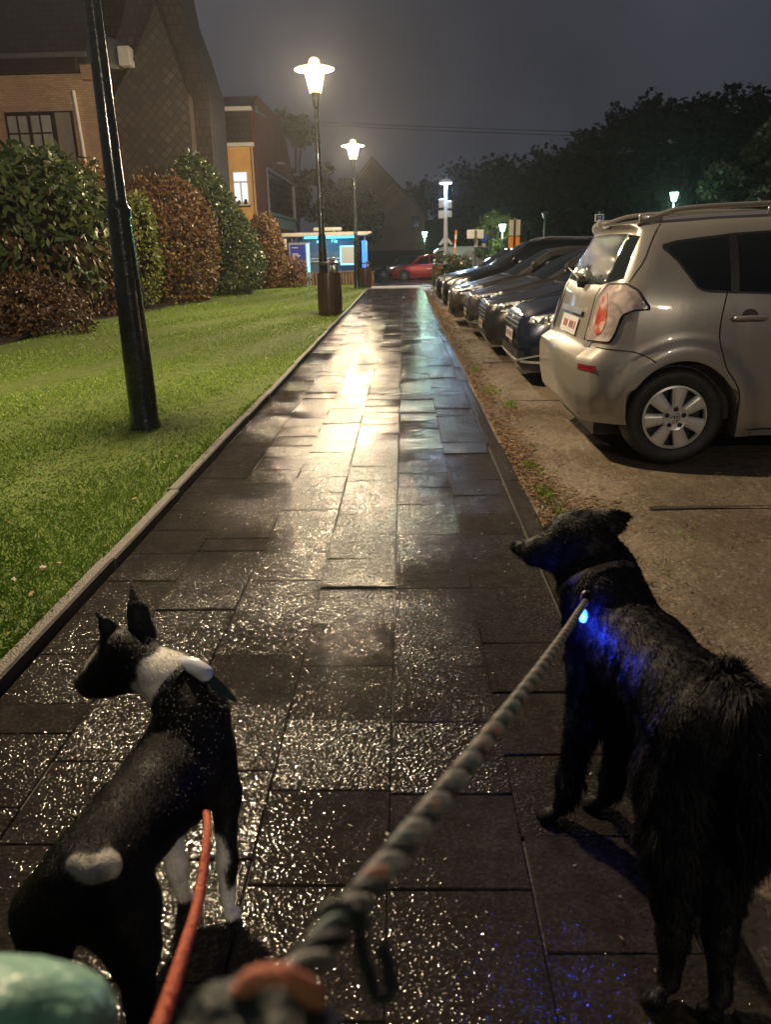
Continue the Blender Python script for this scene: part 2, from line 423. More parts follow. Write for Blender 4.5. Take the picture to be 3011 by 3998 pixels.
m.add([(-1.45,30.55,-.006),(.75,30.55,-.006),(.75,30.85,-.006),(-1.45,30.85,-.006)], [(0,1,2,3)])
tag(m.build('crossing_marking', M['road_paint']), 'white stripes across the end of the path', kind='structure')
# ------------------------------------------------------------------ park furniture: lamps, bins, fence, shelter
simple('post_green', (.008,.015,.012), .25, var=.3, vs=9, bs=.25, bsc=35, coat=.7)
simple('iron_black', (.012,.012,.013), .35, bs=.2, bsc=40, coat=.4)
def glowglass(name, col, st, tr=.5):
    t = NT(name); t.t.nodes.remove(t.b)
    e = t.n('ShaderNodeEmission'); e.inputs[0].default_value = tuple(col)+(1,); e.inputs[1].default_value = st
    p = t.n('ShaderNodeBsdfTransparent'); mx = t.n('ShaderNodeMixShader'); mx.inputs[0].default_value = tr
    t.l(e.outputs[0], mx.inputs[1]); t.l(p.outputs[0], mx.inputs[2]); t.l(mx.outputs[0], t.out.inputs[0])
    M[name] = t.mat
glowglass('lantern_glass', (1, .72, .33), 6, .45)
emis('lantern_cap', (1, .74, .36), 2.2)  # glow put on the cap to stand for lamp bloom
t = NT('lantern_hat'); t.set(Base_Color=(.85,.8,.68), Roughness=.4, Subsurface_Weight=0.0, Emission_Color=(1,.7,.3), Emission_Strength=1.6); M['lantern_hat'] = t.mat  # emission stands in for bulb light shining through the hat

def point(name, loc, col, watts, rad, parent=None):
    L = bpy.data.lights.new(name, 'POINT'); L.color = col; L.energy = watts; L.shadow_soft_size = rad
    o = bpy.data.objects.new(name, L); COL.objects.link(o); o.location = loc
    if parent is not None: o.parent = parent
    return o

LAMP_H = 4.30                    # underside of the lantern glass
def make_lamp(label):
    r = thing('street_lamp', label, 'street lamp', group='tall park lamps with wide hats along the lawn')
    m = MB()
    m.lathe([(.118,-.1),(.118,.06),(.108,.10),(.104,.5),(.092,1.0),(.078,1.5),(.078,1.56)], 28)
    for i in range(4):                                     # little bolts and the inspection hatch
        m.box(-.02,.02,-.112,-.10,.25+.3*i,.258+.3*i)
    m.build('post_base', M['post_green'], r, True)
    m = MB(); m.lathe([(.088,1.54),(.088,1.60),(.07,1.625),(.064,1.66),(.06,2.2),(.048,3.6),(.044,4.1),(.044,4.16)], 24)
    m.lathe([(.056,3.0),(.056,3.03)], 20)
    m.build('pole', M['post_green'], r, True)
    m = MB(); m.lathe([(.05,4.05),(.065,4.1),(.075,4.2),(.085,4.26),(.092,4.30),(.092,4.31)], 24)
    m.build('lantern_base', M['iron_black'], r, True)
    m = MB(); m.lathe([(.118,4.312),(.196,4.655)], 20, close=False)
    m.build('lantern_glass', M['lantern_glass'], r, True)
    m = MB()
    for k in range(6):
        a = k*math.pi/3 + .3
        m.tube([(.12*math.cos(a), .12*math.sin(a), 4.31), (.199*math.cos(a), .199*math.sin(a), 4.66)], .005, 5)
    m.build('lantern_ribs', M['iron_black'], r)
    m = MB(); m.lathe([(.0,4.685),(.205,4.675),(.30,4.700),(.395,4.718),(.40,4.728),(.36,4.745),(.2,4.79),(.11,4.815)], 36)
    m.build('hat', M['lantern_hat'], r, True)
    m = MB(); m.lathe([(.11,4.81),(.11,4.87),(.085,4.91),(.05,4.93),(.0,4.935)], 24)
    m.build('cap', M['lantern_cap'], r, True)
    point('bulb', (0,0,4.56), (1, .78, .50), LAMPW, .09, r)
    return r
LAMPW = 4300
lamp = make_lamp('dark green lamp post standing nearest on the lawn, its lantern above the picture')
lamp.location = (-2.01, 5.68, 0); lamp.rotation_euler.z = .3
for (x, y, lb, rz) in ((-1.73, 17.0, 'lit lamp with wide hat right behind the brown litter bin', .1), (-1.70, 28.6, 'smaller looking lit lamp with wide hat in front of the bus shelter', .5), (3.3, -6.6, 'lamp post with wide hat at the car park edge behind the photographer', 0)):
    c = copy_tree(lamp); c.location = (x, y, 0); c.rotation_euler.z = rz; c['label'] = lb
    if y < 0:
        for ch in c.children:
            if ch.type == 'LIGHT': ch.data = ch.data.copy(); ch.data.energy = 1500; ch.data.color = (1, .86, .66)

simple('bin_brown', (.055,.026,.02), .35, var=.3, vs=7, bs=.2, bsc=30, coat=.5)
simple('steel_wet', (.5,.5,.5), .25, metal=.9, var=.15)
def make_bin(label):
    r = thing('litter_bin', label, 'litter bin', group='brown litter bins on the lawn')
    m = MB(); m.lathe([(.225,.0),(.235,.03),(.245,.25),(.248,.5),(.24,.74),(.228,.88),(.215,.88),(.215,.3),(.0,.3)], 36)
    for k in range(18):                                    # raised staves of the barrel
        a = 2*math.pi*k/18
        m.tube([(.238*math.cos(a), .238*math.sin(a), .04), (.25*math.cos(a), .25*math.sin(a), .45), (.231*math.cos(a), .231*math.sin(a), .87)], .012, 6)
    m.build('barrel', M['bin_brown'], r, True)
    for k in range(4):
        a = k*math.pi/2 + .5
        MB().tube([(.2*math.cos(a), .2*math.sin(a), .8), (.185*math.cos(a), .185*math.sin(a), 1.06)], .016, 8).build('lid_support', M['iron_black'], r, True)
    m = MB(); m.lathe([(.205,1.05),(.21,1.06),(.205,1.085),(.15,1.10),(.0,1.105)], 32); m.build('lid', M['bin_brown'], r, True)
    m = MB(); m.box(.02,.16,-.14,-.02,.86,1.04,.02); m.build('bag', M['steel_wet'], r, True)
    m = MB(); m.lathe([(.055,1.105),(.07,1.14),(.05,1.175),(.0,1.185)], 16, c=(.09,-.05,0)); m.build('lid_knob', M['steel_wet'], r, True)
    return r
b = make_bin('large brown barrel litter bin at the foot of the lamp on the lawn'); b.location = (-1.57, 16.52, 0)
c = copy_tree(b); c.location = (-1.42, 29.4, 0); c.scale = (.85,.85,.82); c['label'] = 'far brown litter bin beside the second lit lamp'

# low palisade of half round logs
simple('log_wood', (.11,.066,.036), .6, var=.4, vs=5, bs=.5, bsc=20)
r = thing('palisade_fence', 'low palisade fence of upright brown half logs before the shelter', 'fence', (0,32,0))
m = MB(); m.mi = 0
x = -4.25; k = 0
while x < -1.95:
    h = .56 + random.uniform(-.015,.015)
    m.tube([(x, 0, -.1), (x, 0, h-.02), (x, 0, h)], [.052,.052,.04], 10); x += .135 if x < -3.2 else .118; k += 1
m.build('logs', M['log_wood'], r, True)
MB().box(-2.75,-1.9,-.075,.05,.50,.56,.01).build('rail', M['log_wood'], r)
MB().box(-4.2,-1.9,.07,.1,.2,.3).build('back_board', M['log_wood'], r)
r = thing('planter_fence', 'short dark log fence between the far bin and the path', 'fence', (0,32,0))
m = MB(); x = -1.72
while x < -1.2: m.tube([(x,0,-.1),(x,0,.47),(x,0,.49)], [.055,.055,.04], 10); x += .115
m.build('logs', M['log_wood'], r, True); MB().box(-1.78,-1.16,-.07,.06,.495,.525,.01).build('rail', M['log_wood'], r)

# bus shelter
simple('shelter_white', (.72,.68,.6), .35, var=.08, coat=.3)
simple('shelter_steel', (.42,.45,.47), .3, metal=.6, var=.1)
emis('cyan_strip', (.08,.55,1), 3.2, (.1,.3,.4)); emis('blue_panel', (.03,.28,1), 1.5, (.05,.1,.3)); emis('cyan_edge', (.2,.75,1), 1.5, (.3,.5,.6))
t = NT('poster_blue'); t.set(Base_Color=(.03,.045,.28), Emission_Color=(.03,.04,.3), Emission_Strength=.22, Roughness=.2); M['poster_blue'] = t.mat
t = NT('map_sheet'); t.set(Base_Color=(.5,.55,.55), Emission_Color=(.35,.5,.55), Emission_Strength=.16, Roughness=.2); M['map_sheet'] = t.mat
simple('pale_paint', (.8,.78,.7), .4, var=.1)
t = NT('shelter_glass'); t.set(Base_Color=(.3,.4,.45), Roughness=.05, Transmission_Weight=.0, Alpha=.18); M['shelter_glass'] = t.mat
r = thing('bus_shelter', 'bus shelter with pale roof and blue lit interior behind the palisade', 'bus shelter', (0,34.5,0))
Y0 = 0
m = MB(); m.box(-5.4,-1.55,-.15,1.35,1.95,2.11,.03); m.prism([(-1.55,1.99),(-1.40,2.03),(-1.36,2.1),(-1.55,2.11)], 1.5, 'Y', -.15); m.build('roof', M['shelter_white'], r)
m = MB(); m.box(-3.87,-2.63,-.05,.08,2.155,2.31,.07); m.build('name_board', M['shelter_white'], r, True)
[MB().box(x,x+.05,0,.03,2.1,2.17).build('board_foot', M['shelter_steel'], r) for x in (-3.6,-3.0)]
for x in (-5.0, -2.1, -1.72): MB().box(x-.03,x+.03,1.2,1.26,-.2,1.96,.008).build('post', M['shelter_steel'], r)
MB().box(-2.13,-2.07,-.02,.04,-.2,1.95,.008).build('post', M['shelter_steel'], r)
MB().box(-4.35,-2.08,.5,.95,1.87,1.945).build('light_strip', M['cyan_strip'], r)
for x in (-3.72,-2.95): MB().lathe([(.05,1.78),(.07,1.74),(.06,1.69),(0,1.68)], 14, c=(x,.35,0)).build('ceiling_lamp', M['cyan_strip'], r, True)
MB().box(-5.0,-2.1,1.22,1.235,.3,1.85).build('glass_wall', M['shelter_glass'], r)
MB().box(-4.95,-2.1,1.14,1.2,1.0,1.06).build('rail', M['shelter_steel'], r); MB().box(-4.95,-2.1,1.14,1.2,.88,.95).build('rail', M['shelter_steel'], r)
m = MB(); m.box(-3.95,-2.2,.8,1.1,.42,.46,.01); [m.box(x,x+.05,.9,.95,-.2,.42) for x in (-3.7,-2.5)]; m.build('bench', M['shelter_steel'], r)
ad = MB().box(-4.98,-4.06,-.05,.1,-.1,1.72,.02).build('advert_case', M['shelter_steel'], r)
p = MB().box(-4.9,-4.25,-.062,-.052,.45,1.63).build('poster', M['poster_blue'], ad)
for (x0,x1,z) in ((-4.83,-4.78,1.50),(-4.76,-4.56,1.49),(-4.82,-4.56,1.24),(-4.82,-4.46,1.18),(-4.82,-4.52,1.12)): MB().box(x0,x1,-.068,-.063,z,z+.028).build('poster_line', M['pale_paint'], ad)
MB().box(-4.2,-4.08,-.064,-.052,-.05,1.66).build('lit_edge', M['cyan_edge'], ad)
mp = MB().box(-2.76,-2.12,.0,.04,.75,1.55,.01).build('map_panel', M['cyan_edge'], r)
MB().box(-2.70,-2.14,-.01,-.002,.82,1.50).build('map_sheet', M['map_sheet'], mp)
MB().box(-1.80,-1.62,-.1,1.2,.2,1.74,.02).build('end_panel', M['blue_panel'], r)
MB().box(-5.18,-5.04,-.1,-.05,1.43,1.88,.01).build('side_sign', M['pale_paint'], r)
for z, e in ((1.6, 20), ): 
    pl = point('shelter_light', (-3.2, .55, 1.8), (.2,.65,1), 26, .1, r)
# ------------------------------------------------------------------ houses on the left and behind
def brickmat(name, c1, c2, mortar, scale, rough=.8, w=.5, h=.25, ms=.02, rot=0, off=.5):
    t = NT(name); co = t.n('ShaderNodeTexCoord').outputs['UV']
    b = t.n('ShaderNodeTexBrick'); b.offset = off
    mp = t.n('ShaderNodeMapping'); mp.inputs['Rotation'].default_value = (0,0,rot); t.l(co, mp.inputs['Vector']); t.l(mp.outputs[0], b.inputs['Vector'])
    for k, v in (('Color1', c1+(1,)), ('Color2', c2+(1,)), ('Mortar', mortar+(1,)), ('Scale', scale), ('Mortar Size', ms), ('Brick Width', w), ('Row Height', h), ('Bias', 0.0)): b.inputs[k].default_value = v
    n = t.noise(.7, 6, .65)
    c = t.mix(t.ramp(n, [(.4, 0.0), (.6, .85 if 'slate' in name else .5)]), b.outputs['Color'], tuple(x*.5 for x in c1))  # stronger dark blotches on slate imitate its patchy lighting
    t.set(Base_Color=c, Roughness=rough); t.bump(b.outputs['Fac'], -.5, .02); M[name] = t.mat
def uvbox(o, s=1.0):
    """metres along the surface as UV, so bricks keep their size"""
    me = o.data; uv = me.uv_layers.new(name='UVMap')
    for p in me.polygons:
        n = p.normal
        for li in p.loop_indices:
            c = me.vertices[me.loops[li].vertex_index].co
            if abs(n.x) > max(abs(n.y), abs(n.z)): uv.data[li].uv = (c.y*s, c.z*s)
            elif abs(n.y) > abs(n.z): uv.data[li].uv = (c.x*s, c.z*s)
            else: uv.data[li].uv = (c.x*s, c.y*s)
    return o
brickmat('brick_orange', (.68,.43,.27), (.52,.31,.185), (.36,.29,.22), 1, w=.22, h=.075, ms=.012)
brickmat('brick_red', (.21,.05,.035), (.15,.035,.026), (.13,.06,.045), 1, w=.22, h=.075, ms=.01)
brickmat('brick_dark', (.17,.12,.095), (.13,.09,.07), (.12,.09,.08), 1, w=.22, h=.075, ms=.01)
brickmat('brick_pale', (.42,.31,.2), (.34,.25,.16), (.25,.2,.15), 1, w=.22, h=.075, ms=.01)
brickmat('slate_diamond', (.15,.118,.10), (.075,.062,.056), (.055,.047,.043), 1, .38, w=.24, h=.24, ms=.02, rot=R(45), off=0)
brickmat('roof_tiles', (.075,.054,.045), (.05,.037,.032), (.024,.019,.018), 1, .5, w=.24, h=.3, ms=.02)
simple('ochre_render', (.8,.46,.155), .75, var=.12, vs=2, bs=.2)
simple('white_trim', (.72,.7,.64), .45, var=.08)
simple('dark_frame', (.035,.022,.016), .45, var=.2)
simple('zinc', (.2,.2,.21), .45, metal=.5, var=.15)
simple('curtain', (.42,.4,.36), .8, var=.12, vs=3, bs=.4, bsc=9)
simple('roller_blind', (.30,.26,.22), .7, var=.1, bs=.5, bsc=4)
t = NT('window_glass'); t.set(Base_Color=(.015,.017,.02), Roughness=.06, Specular_IOR_Level=.6); M['wglass'] = t.mat
emis('lit_window', (.85,.92,1), .95, (.6,.6,.6))

# --- brick house at the left edge (its front faces the lawn), in one row with the slate clad house
Y = 29.4; KH = Y/22.0
def hx(x): return x*KH
def hz(z): return 1.28 + (z-1.28)*KH
def hb(x0, x1, y0, y1, z0, z1, b=0.0): return MB().box(hx(x0), hx(x1), y0*KH, y1*KH, hz(z0), hz(z1), b)
r = thing('brick_house', 'orange brick house with dark tiled roof at the left edge', 'house', (0,Y,0))
uvbox(MB().prism([(hx(-19),0),(hx(-8.05),0),(hx(-8.02),hz(5.62)),(hx(-8.30),hz(5.62)),(hx(-8.30),hz(5.80)),(hx(-19),hz(5.80))], 8, 'Y', 0).build('wall', M['brick_orange'], r))
uvbox(hb(-8.31,-7.99,-.03,.4,5.66,6.0,.01).build('parapet', M['brick_orange'], r))
uvbox(MB().prism([(-.3,hz(6.16)),(-.3,hz(6.22)),(4.4,hz(9.6)),(8.2,hz(6.2)),(8.2,hz(6.1)),(4.4,hz(9.4))], 14.6, 'X', hx(-19)).build('roof', M['roof_tiles'], r))
hb(-19,-8.32,-.22,.1,5.82,6.14,.02).build('eaves_board', M['dark_frame'], r)
MB().tube([(hx(-19),-.4,hz(6.17)),(hx(-8.0),-.4,hz(6.17))], .08, 8).build('gutter', M['zinc'], r, True)
MB().tube([(hx(-8.55),-.08,hz(5.4)),(hx(-8.5),-.08,hz(4.2)),(hx(-8.45),-.08,0)], .06, 8).build('drain_pipe', M['white_trim'], r, True)
w = hb(-10.46,-8.66,-.06,.12,3.2,4.94).build('window', M['dark_frame'], r)
hb(-10.40,-9.86,-.075,-.062,3.25,4.84).build('curtain', M['curtain'], w)
hb(-9.78,-9.26,-.075,-.062,3.25,4.84).build('curtain', M['curtain'], w)
hb(-9.12,-8.72,-.075,-.062,3.2,4.90).build('roller_blind', M['roller_blind'], w)
m = MB()
for x in (-10.13,-9.52): m.box(hx(x-.02),hx(x+.02),-.14,-.103,hz(3.25),hz(4.84))
for z in (4.42,3.9): m.box(hx(-10.40),hx(-9.26),-.142,-.105,hz(z-.02),hz(z+.02))
m.box(hx(-9.86),hx(-9.78),-.145,-.085,hz(3.2),hz(4.9))
m.build('glazing_bars', M['dark_frame'], w)
MB().lathe([(0,0),(1.0,0),(1.0,.5),(.8,.95),(.35,1.15),(0,1.2)], 20, c=(hx(-7.75)-.3,1.2,hz(5.95))).build('dormer', M['zinc'], r, True)
hb(-7.32,-7.02,.1,.5,5.98,6.42,.02).build('dormer_cheek', M['white_trim'], r)

# --- tall slate clad gable house
Y = 30.0
r = thing('slate_house', 'tall dark house with diamond slate gable behind the shrubs', 'house', (0,Y,0))
uvbox(MB().prism([(-10.75,0),(-7.62,0),(-7.60,6.9),(-8.42,9.55),(-9.28,7.95),(-10.75,6.0)], .6, 'Y', 0).build('gable_wall', M['slate_diamond'], r))
m = MB()
def band(m, pts, y0, y1, th):
    for (a, b) in zip(pts[:-1], pts[1:]):
        d = Vector((b[0]-a[0], 0, b[1]-a[1])).normalized(); n = Vector((-d.z, 0, d.x))*th
        v = [(a[0],y0,a[1]),(b[0],y0,b[1]),(b[0]+n.x,y0,b[1]+n.z),(a[0]+n.x,y0,a[1]+n.z)]
        m.add(v + [(p[0],y1,p[2]) for p in v], [(0,1,2,3),(7,6,5,4),(0,4,5,1),(1,5,6,2),(2,6,7,3),(3,7,4,0)])
band(m, [(-7.52,6.7),(-8.42,9.62)], -.06, .7, .05); band(m, [(-8.42,9.62),(-9.34,7.9),(-10.8,5.95)], -.10, .7, .05)
uvbox(m.build('verge', M['roof_tiles'], r))
uvbox(MB().prism([(-11.2,0),(-7.1,0),(-7.0,7.0),(-7.36,8.4),(-7.72,9.5),(-7.86,10.6),(-9.2,10.9),(-9.9,9.0),(-11.2,7.2)], 2.6, 'Y', .61).build('rear_block', M['roof_tiles'], r))
uvbox(MB().box(-9.0,-8.1,1.0,2.4,10.2,12.2,.02).build('chimney', M['brick_dark'], r))

# --- ochre house with the red brick side wall
Y = 38.0
r = thing('ochre_house', 'ochre fronted house with red brick side wall and mansard', 'house', (0,Y,0))
uvbox(MB().box(-14,-6.87,0,12,-.5,6.0).build('front_wall', M['ochre_render'], r))
uvbox(MB().prism([(0.0,-.5),(12,-.5),(12,6.2),(9.0,8.3),(1.6,8.3),(0.4,7.6),(0,6.1)], .10, 'X', -6.865).build('side_wall', M['brick_red'], r))
uvbox(MB().prism([(0.05,6.0),(.35,7.55),(12,7.55),(12,6.0)], 7.1, 'X', -13.98).build('mansard', M['roof_tiles'], r))
uvbox(MB().prism([(0.3,7.62),(1.6,8.28),(9.0,8.28),(12,7.62)], 7.1, 'X', -13.98).build('roof', M['roof_tiles'], r))
MB().box(-14,-6.78,-.28,.06,5.93,6.1,.03).build('cornice', M['white_trim'], r)
MB().box(-14,-6.82,.05,.4,7.45,7.62,.03).build('cornice', M['white_trim'], r)
MB().tube([(-6.93,-.06,5.9),(-6.93,-.06,3),(-6.93,-.06,-.4)], .04, 8).build('drain_pipe', M['zinc'], r, True)
w = MB().box(-7.90,-7.18,-.04,.1,3.42,4.92,.02).build('window', M['white_trim'], r)
MB().box(-7.84,-7.24,-.055,-.042,4.5,4.86).build('pane', M['lit_window'], w)
for x in (-7.84, -7.5): MB().box(x,x+.26,-.055,-.042,3.62,4.42).build('pane', M['lit_window'], w)
m = MB(); m.box(-7.72,-7.60,-.09,-.06,3.5,3.68,.03); m.box(-7.42,-7.28,-.09,-.06,3.5,3.72,.03); m.box(-7.93,-7.15,-.12,.0,3.38,3.44); m.build('sill', M['dark_frame'], w)
a = MB(); a.tube([(-6.75,.9,7.55),(-6.4,1.4,7.35)], .03, 6); a.box(-6.82,-6.7,.8,1.0,7.45,7.75,.02); a.build('wall_bracket', M['zinc'], r)
r = thing('billboard', 'empty dark billboard in a pale frame on the red wall', 'billboard', (-6.72,38,0))
MB().box(-.04,.0,2.5,12.1,3.3,5.2).build('panel', M['wglass'], r)
m = MB(); m.box(.0,.08,2.4,2.6,3.15,5.3); m.box(.0,.08,12.0,12.2,3.15,5.3); m.box(.0,.08,2.62,11.98,5.18,5.32); m.box(.0,.08,2.62,11.98,3.14,3.28); m.box(-.1,.0,2.4,12.2,2.6,3.1); m.build('frame', M['zinc'], r)
for y in (4, 10): m = MB(); m.tube([(.0,y,5.32),(.4,y,5.6)], .02, 6); m.box(.35,.68,y-.35,y+.35,5.57,5.65); m.build('lamp_arm', M['zinc'], r)

# --- two gabled houses beyond the road
def gable_house(name, label, x0, x1, xp, ze, zp, y0, dep, wall, z0=-.6):
    r = thing(name, label, 'house', (0,y0,0))
    uvbox(MB().prism([(x0,z0),(x1,z0),(x1,ze),(xp,zp-.25),(x0,ze)], dep, 'Y', 0).build('wall', M[wall], r))
    m = MB(); band(m, [(x1+.35,ze-.35),(xp,zp-.1)], -.35, dep+.3, .22); band(m, [(xp,zp-.1),(x0-.35,ze-.35)], -.35, dep+.3, .22)
    uvbox(m.build('roof', M['roof_tiles'], r)); return r
r = gable_house('gable_house', 'large dark brick house with high gable beyond the shelter', -8.6, 2.6, -3.4, 5.2, 11.4, 92, 9, 'brick_dark')
w = MB().box(-1.6,-.6,-.05,.1,4.4,6.0).build('window', M['dark_frame'], r); MB().box(-1.5,-.7,-.07,-.055,4.5,5.9).build('pane', M['wglass'], w)
r = gable_house('gable_house', 'pale brick gable house with two dark windows beyond the road', -4.0, 2.1, -.9, 4.9, 7.95, 80, 9, 'brick_pale')
for (x0, x1) in ((-3.5,-2.0),(.75,1.6)):
    w = MB().box(x0,x1,-.06,.1,3.5,4.5).build('window', M['dark_frame'], r); MB().box(x0+.08,x1-.08,-.08,-.065,3.58,4.42).build('pane', M['wglass'], w)
[MB().box(x,x+.22,-.12,-.085,3.5,3.7,.03).build('window_box', M['white_trim'], r) for x in (-3.35,-2.7,-2.35)]
simple('wall_dark', (.03,.028,.028), .8, bs=.4)
tag(MB().box(-6,6,76,76.4,-.6,1.35,.02).build('garden_wall', M['wall_dark']), 'long dark garden wall below the gable houses', 'wall')
# ------------------------------------------------------------------ shrubs, trees, wooded hill
leafmat('laurel', (.025,.05,.014), (.06,.095,.03), (.15,.16,.07), .33)
leafmat('copper', (.06,.028,.014), (.15,.068,.028), (.26,.17,.075), .42)
leafmat('copper_dark', (.04,.02,.012), (.085,.042,.022), (.16,.10,.05), .45)
leafmat('privet', (.025,.05,.016), (.06,.10,.035), (.17,.20,.09), .33)
leafmat('goldgreen', (.05,.08,.014), (.11,.14,.025), (.2,.2,.05), .4)
leafmat('tree_leaf', (.02,.03,.013), (.035,.045,.018), (.06,.06,.028), .5)
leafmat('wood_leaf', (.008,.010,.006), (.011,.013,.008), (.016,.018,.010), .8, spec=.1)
simple('bark', (.045,.033,.024), .8, var=.3, vs=8, bs=.6, bsc=20)

def leaf_cloud(C, Nrm, size, ratio, rng, droop=.5, jit=.9):
    """one folded leaf (4 corners, 2 triangles) at every point"""
    n = len(C)
    d = Nrm*.6 + rng.normal(0, jit, (n, 3)); d[:, 2] -= droop
    d /= np.linalg.norm(d, axis=1)[:, None]
    s = np.cross(d, rng.normal(0, 1, (n, 3)) + Nrm*.8); s /= np.linalg.norm(s, axis=1)[:, None] + 1e-9
    up = np.cross(s, d)
    L = (size*rng.uniform(.45, 1.45, n))[:, None]; W = L*ratio
    V = np.stack([C, C + d*L*.5 + s*W*.5 + up*W*.12, C + d*L, C + d*L*.5 - s*W*.5 + up*W*.12], 1).reshape(-1, 3)
    b = np.arange(n)*4
    F = np.concatenate([np.c_[b, b+1, b+2], np.c_[b, b+2, b+3]])
    return V, F

def lump(D, seed, k=9, amp=.16):
    rg = np.random.default_rng(seed); r = np.ones(len(D))
    for i in range(k):
        c = rg.normal(0, 1, 3); c /= np.linalg.norm(c); r += amp*rg.uniform(-.6, 1)*np.exp((D@c - 1)*rg.uniform(4, 14))
    return r

def shrub(label, c, rad, n, size, ratio, mat, seed, flat=2.6, droop=.4, hollow=.55, mat2=None, lowcut=-.98, amp=.16, group=None, cat='shrub', name='shrub', slope=0):
    rng = np.random.default_rng(seed)
    r = thing(name, label, cat, (c[0], c[1], 0), 0, group)
    D = rng.normal(0, 1, (n, 3)); D /= np.linalg.norm(D, axis=1)[:, None]
    D = D[D[:, 2] > lowcut]; k = len(D)
    sup = 1/ (np.abs(D)**flat).sum(1)**(1/flat)
    rr = sup*lump(D, seed+1, 14, amp)*(lump(D, seed+2, 60, amp*.75))/(1+amp*.35)*(hollow + (1-hollow)*rng.random(k)**.35)*np.where(rng.random(k) < .07, rng.uniform(1.0, 1.14, k), 1)
    P = D*rr[:, None]*np.array(rad); P[:, 2] += c[2]
    P[:, 2] *= 1 - slope*np.clip(P[:, 0]/rad[0], -.1, 1)
    keep = P[:, 2] > .03; P, D = P[keep], D[keep]
    # thin the foliage in clumps so that gaps and dark hollows stay
    f = np.sin(P[:, 0]*5.1+seed)*np.sin(P[:, 1]*4.7+1)*np.sin(P[:, 2]*5.6+2)
    f2 = np.sin(P[:, 0]*11+seed)*np.sin(P[:, 1]*12.7+2)*np.sin(P[:, 2]*10.6+1); keep = rng.random(len(P)) > .55*(f < -.12) + .3*(f2 < -.2); P, D = P[keep], D[keep]
    if mat2 is not None:
        sel = (P[:, 2] < c[2] + rad[2]*.12*np.sin(P[:, 0]*4)) & (rng.random(len(P)) < (.55 if mat2 == 'copper_dark' else .22))
        V, F = leaf_cloud(P[sel], D[sel], size*.8, ratio, rng, droop); npmesh('dry_foliage', V, F, M[mat2], r)
        P, D = P[~sel], D[~sel]
    V, F = leaf_cloud(P, D, size, ratio, rng, droop); npmesh('foliage', V, F, M[mat], r)
    m = MB()
    for i in range(11):
        a = rng.uniform(0, 6.28); t = rng.uniform(.2, .7); tip = (math.cos(a)*rad[0]*t, math.sin(a)*rad[1]*t, c[2]+rad[2]*rng.uniform(.0,.6))
        b = (math.cos(a)*.15*rad[0], math.sin(a)*.15*rad[1], -.05); mid = tuple((b[q]+tip[q])/2 + rng.uniform(-.08,.08) for q in range(3))
        m.tube([b, mid, tip], [.03, .02, .006], 6)
    m.build('stems', M['bark'], r, True)
    # dark leaf cards added inside block light and view through the middle
    Q = rng.normal(0, 1, (1600, 3)); Q /= np.linalg.norm(Q, axis=1)[:, None]; Q *= rng.random(1600)[:, None]**.5*np.array(rad)*.62; Q[:, 2] += c[2]
    Q = Q[Q[:, 2] > 0]; V, F = leaf_cloud(Q, Q*0, max(.16, size*1.6), .8, rng, 0); npmesh('inner_core', V, F, M['copper_dark'] if 'copper' in mat else M['wood_leaf'], r)
    return r

shrub('big laurel shrub with broad drooping green leaves at the left edge', (-7.3,14.9,1.75), (1.62,1.4,1.55), 9500, .21, .42, 'laurel', 21, 2.4, .9, .6, 'copper_dark', amp=.22)
shrub('low dry brownish shrub in front of the big laurel', (-6.75,13.55,.45), (1.35,.75,.66), 9000, .075, .5, 'copper_dark', 22, 2.6, .1, .5, amp=.3)
shrub('tall rusty shrub half hidden behind the nearest lamp post', (-6.75,17.6,1.6), (.55,.8,1.62), 9000, .085, .55, 'copper', 23, 3, .3, .55)
shrub('clipped rounded copper brown shrub, the largest of the brown ones', (-6.6,22.4,1.6), (1.34,1.35,1.70), 21000, .105, .55, 'copper', 24, 2.3, .35, .6, amp=.07, mat2='goldgreen')
shrub('narrow yellow green shrub peeping out beside the nearest lamp post', (-6.62,20.0,1.55), (.42,.5,1.2), 6000, .095, .5, 'goldgreen', 25, 2.6, .4, .5)
shrub('large dark green glossy shrub between two brown shrubs', (-6.35,26.4,1.95), (1.55,1.4,2.15), 19000, .135, .48, 'privet', 26, 2.3, .4, .6, amp=.14, slope=.42)
shrub('smaller rounded brown shrub beside the large green one', (-5.2,30.0,1.35), (.62,.75,1.42), 12000, .09, .55, 'copper', 27, 2.3, .4, .6, amp=.07)
shrub('low reddish shrub in front of the blue poster', (-4.55,30.6,.55), (.72,.6,.68), 8000, .075, .55, 'copper', 28, 2.4, .2, .5, amp=.2)
shrub('low clipped dark hedge behind the farthest parked car', (1.5,24.6,.5), (.6,.8,.58), 7000, .06, .5, 'privet', 29, 3.2, .2, .6, cat='hedge', name='clipped_hedge')

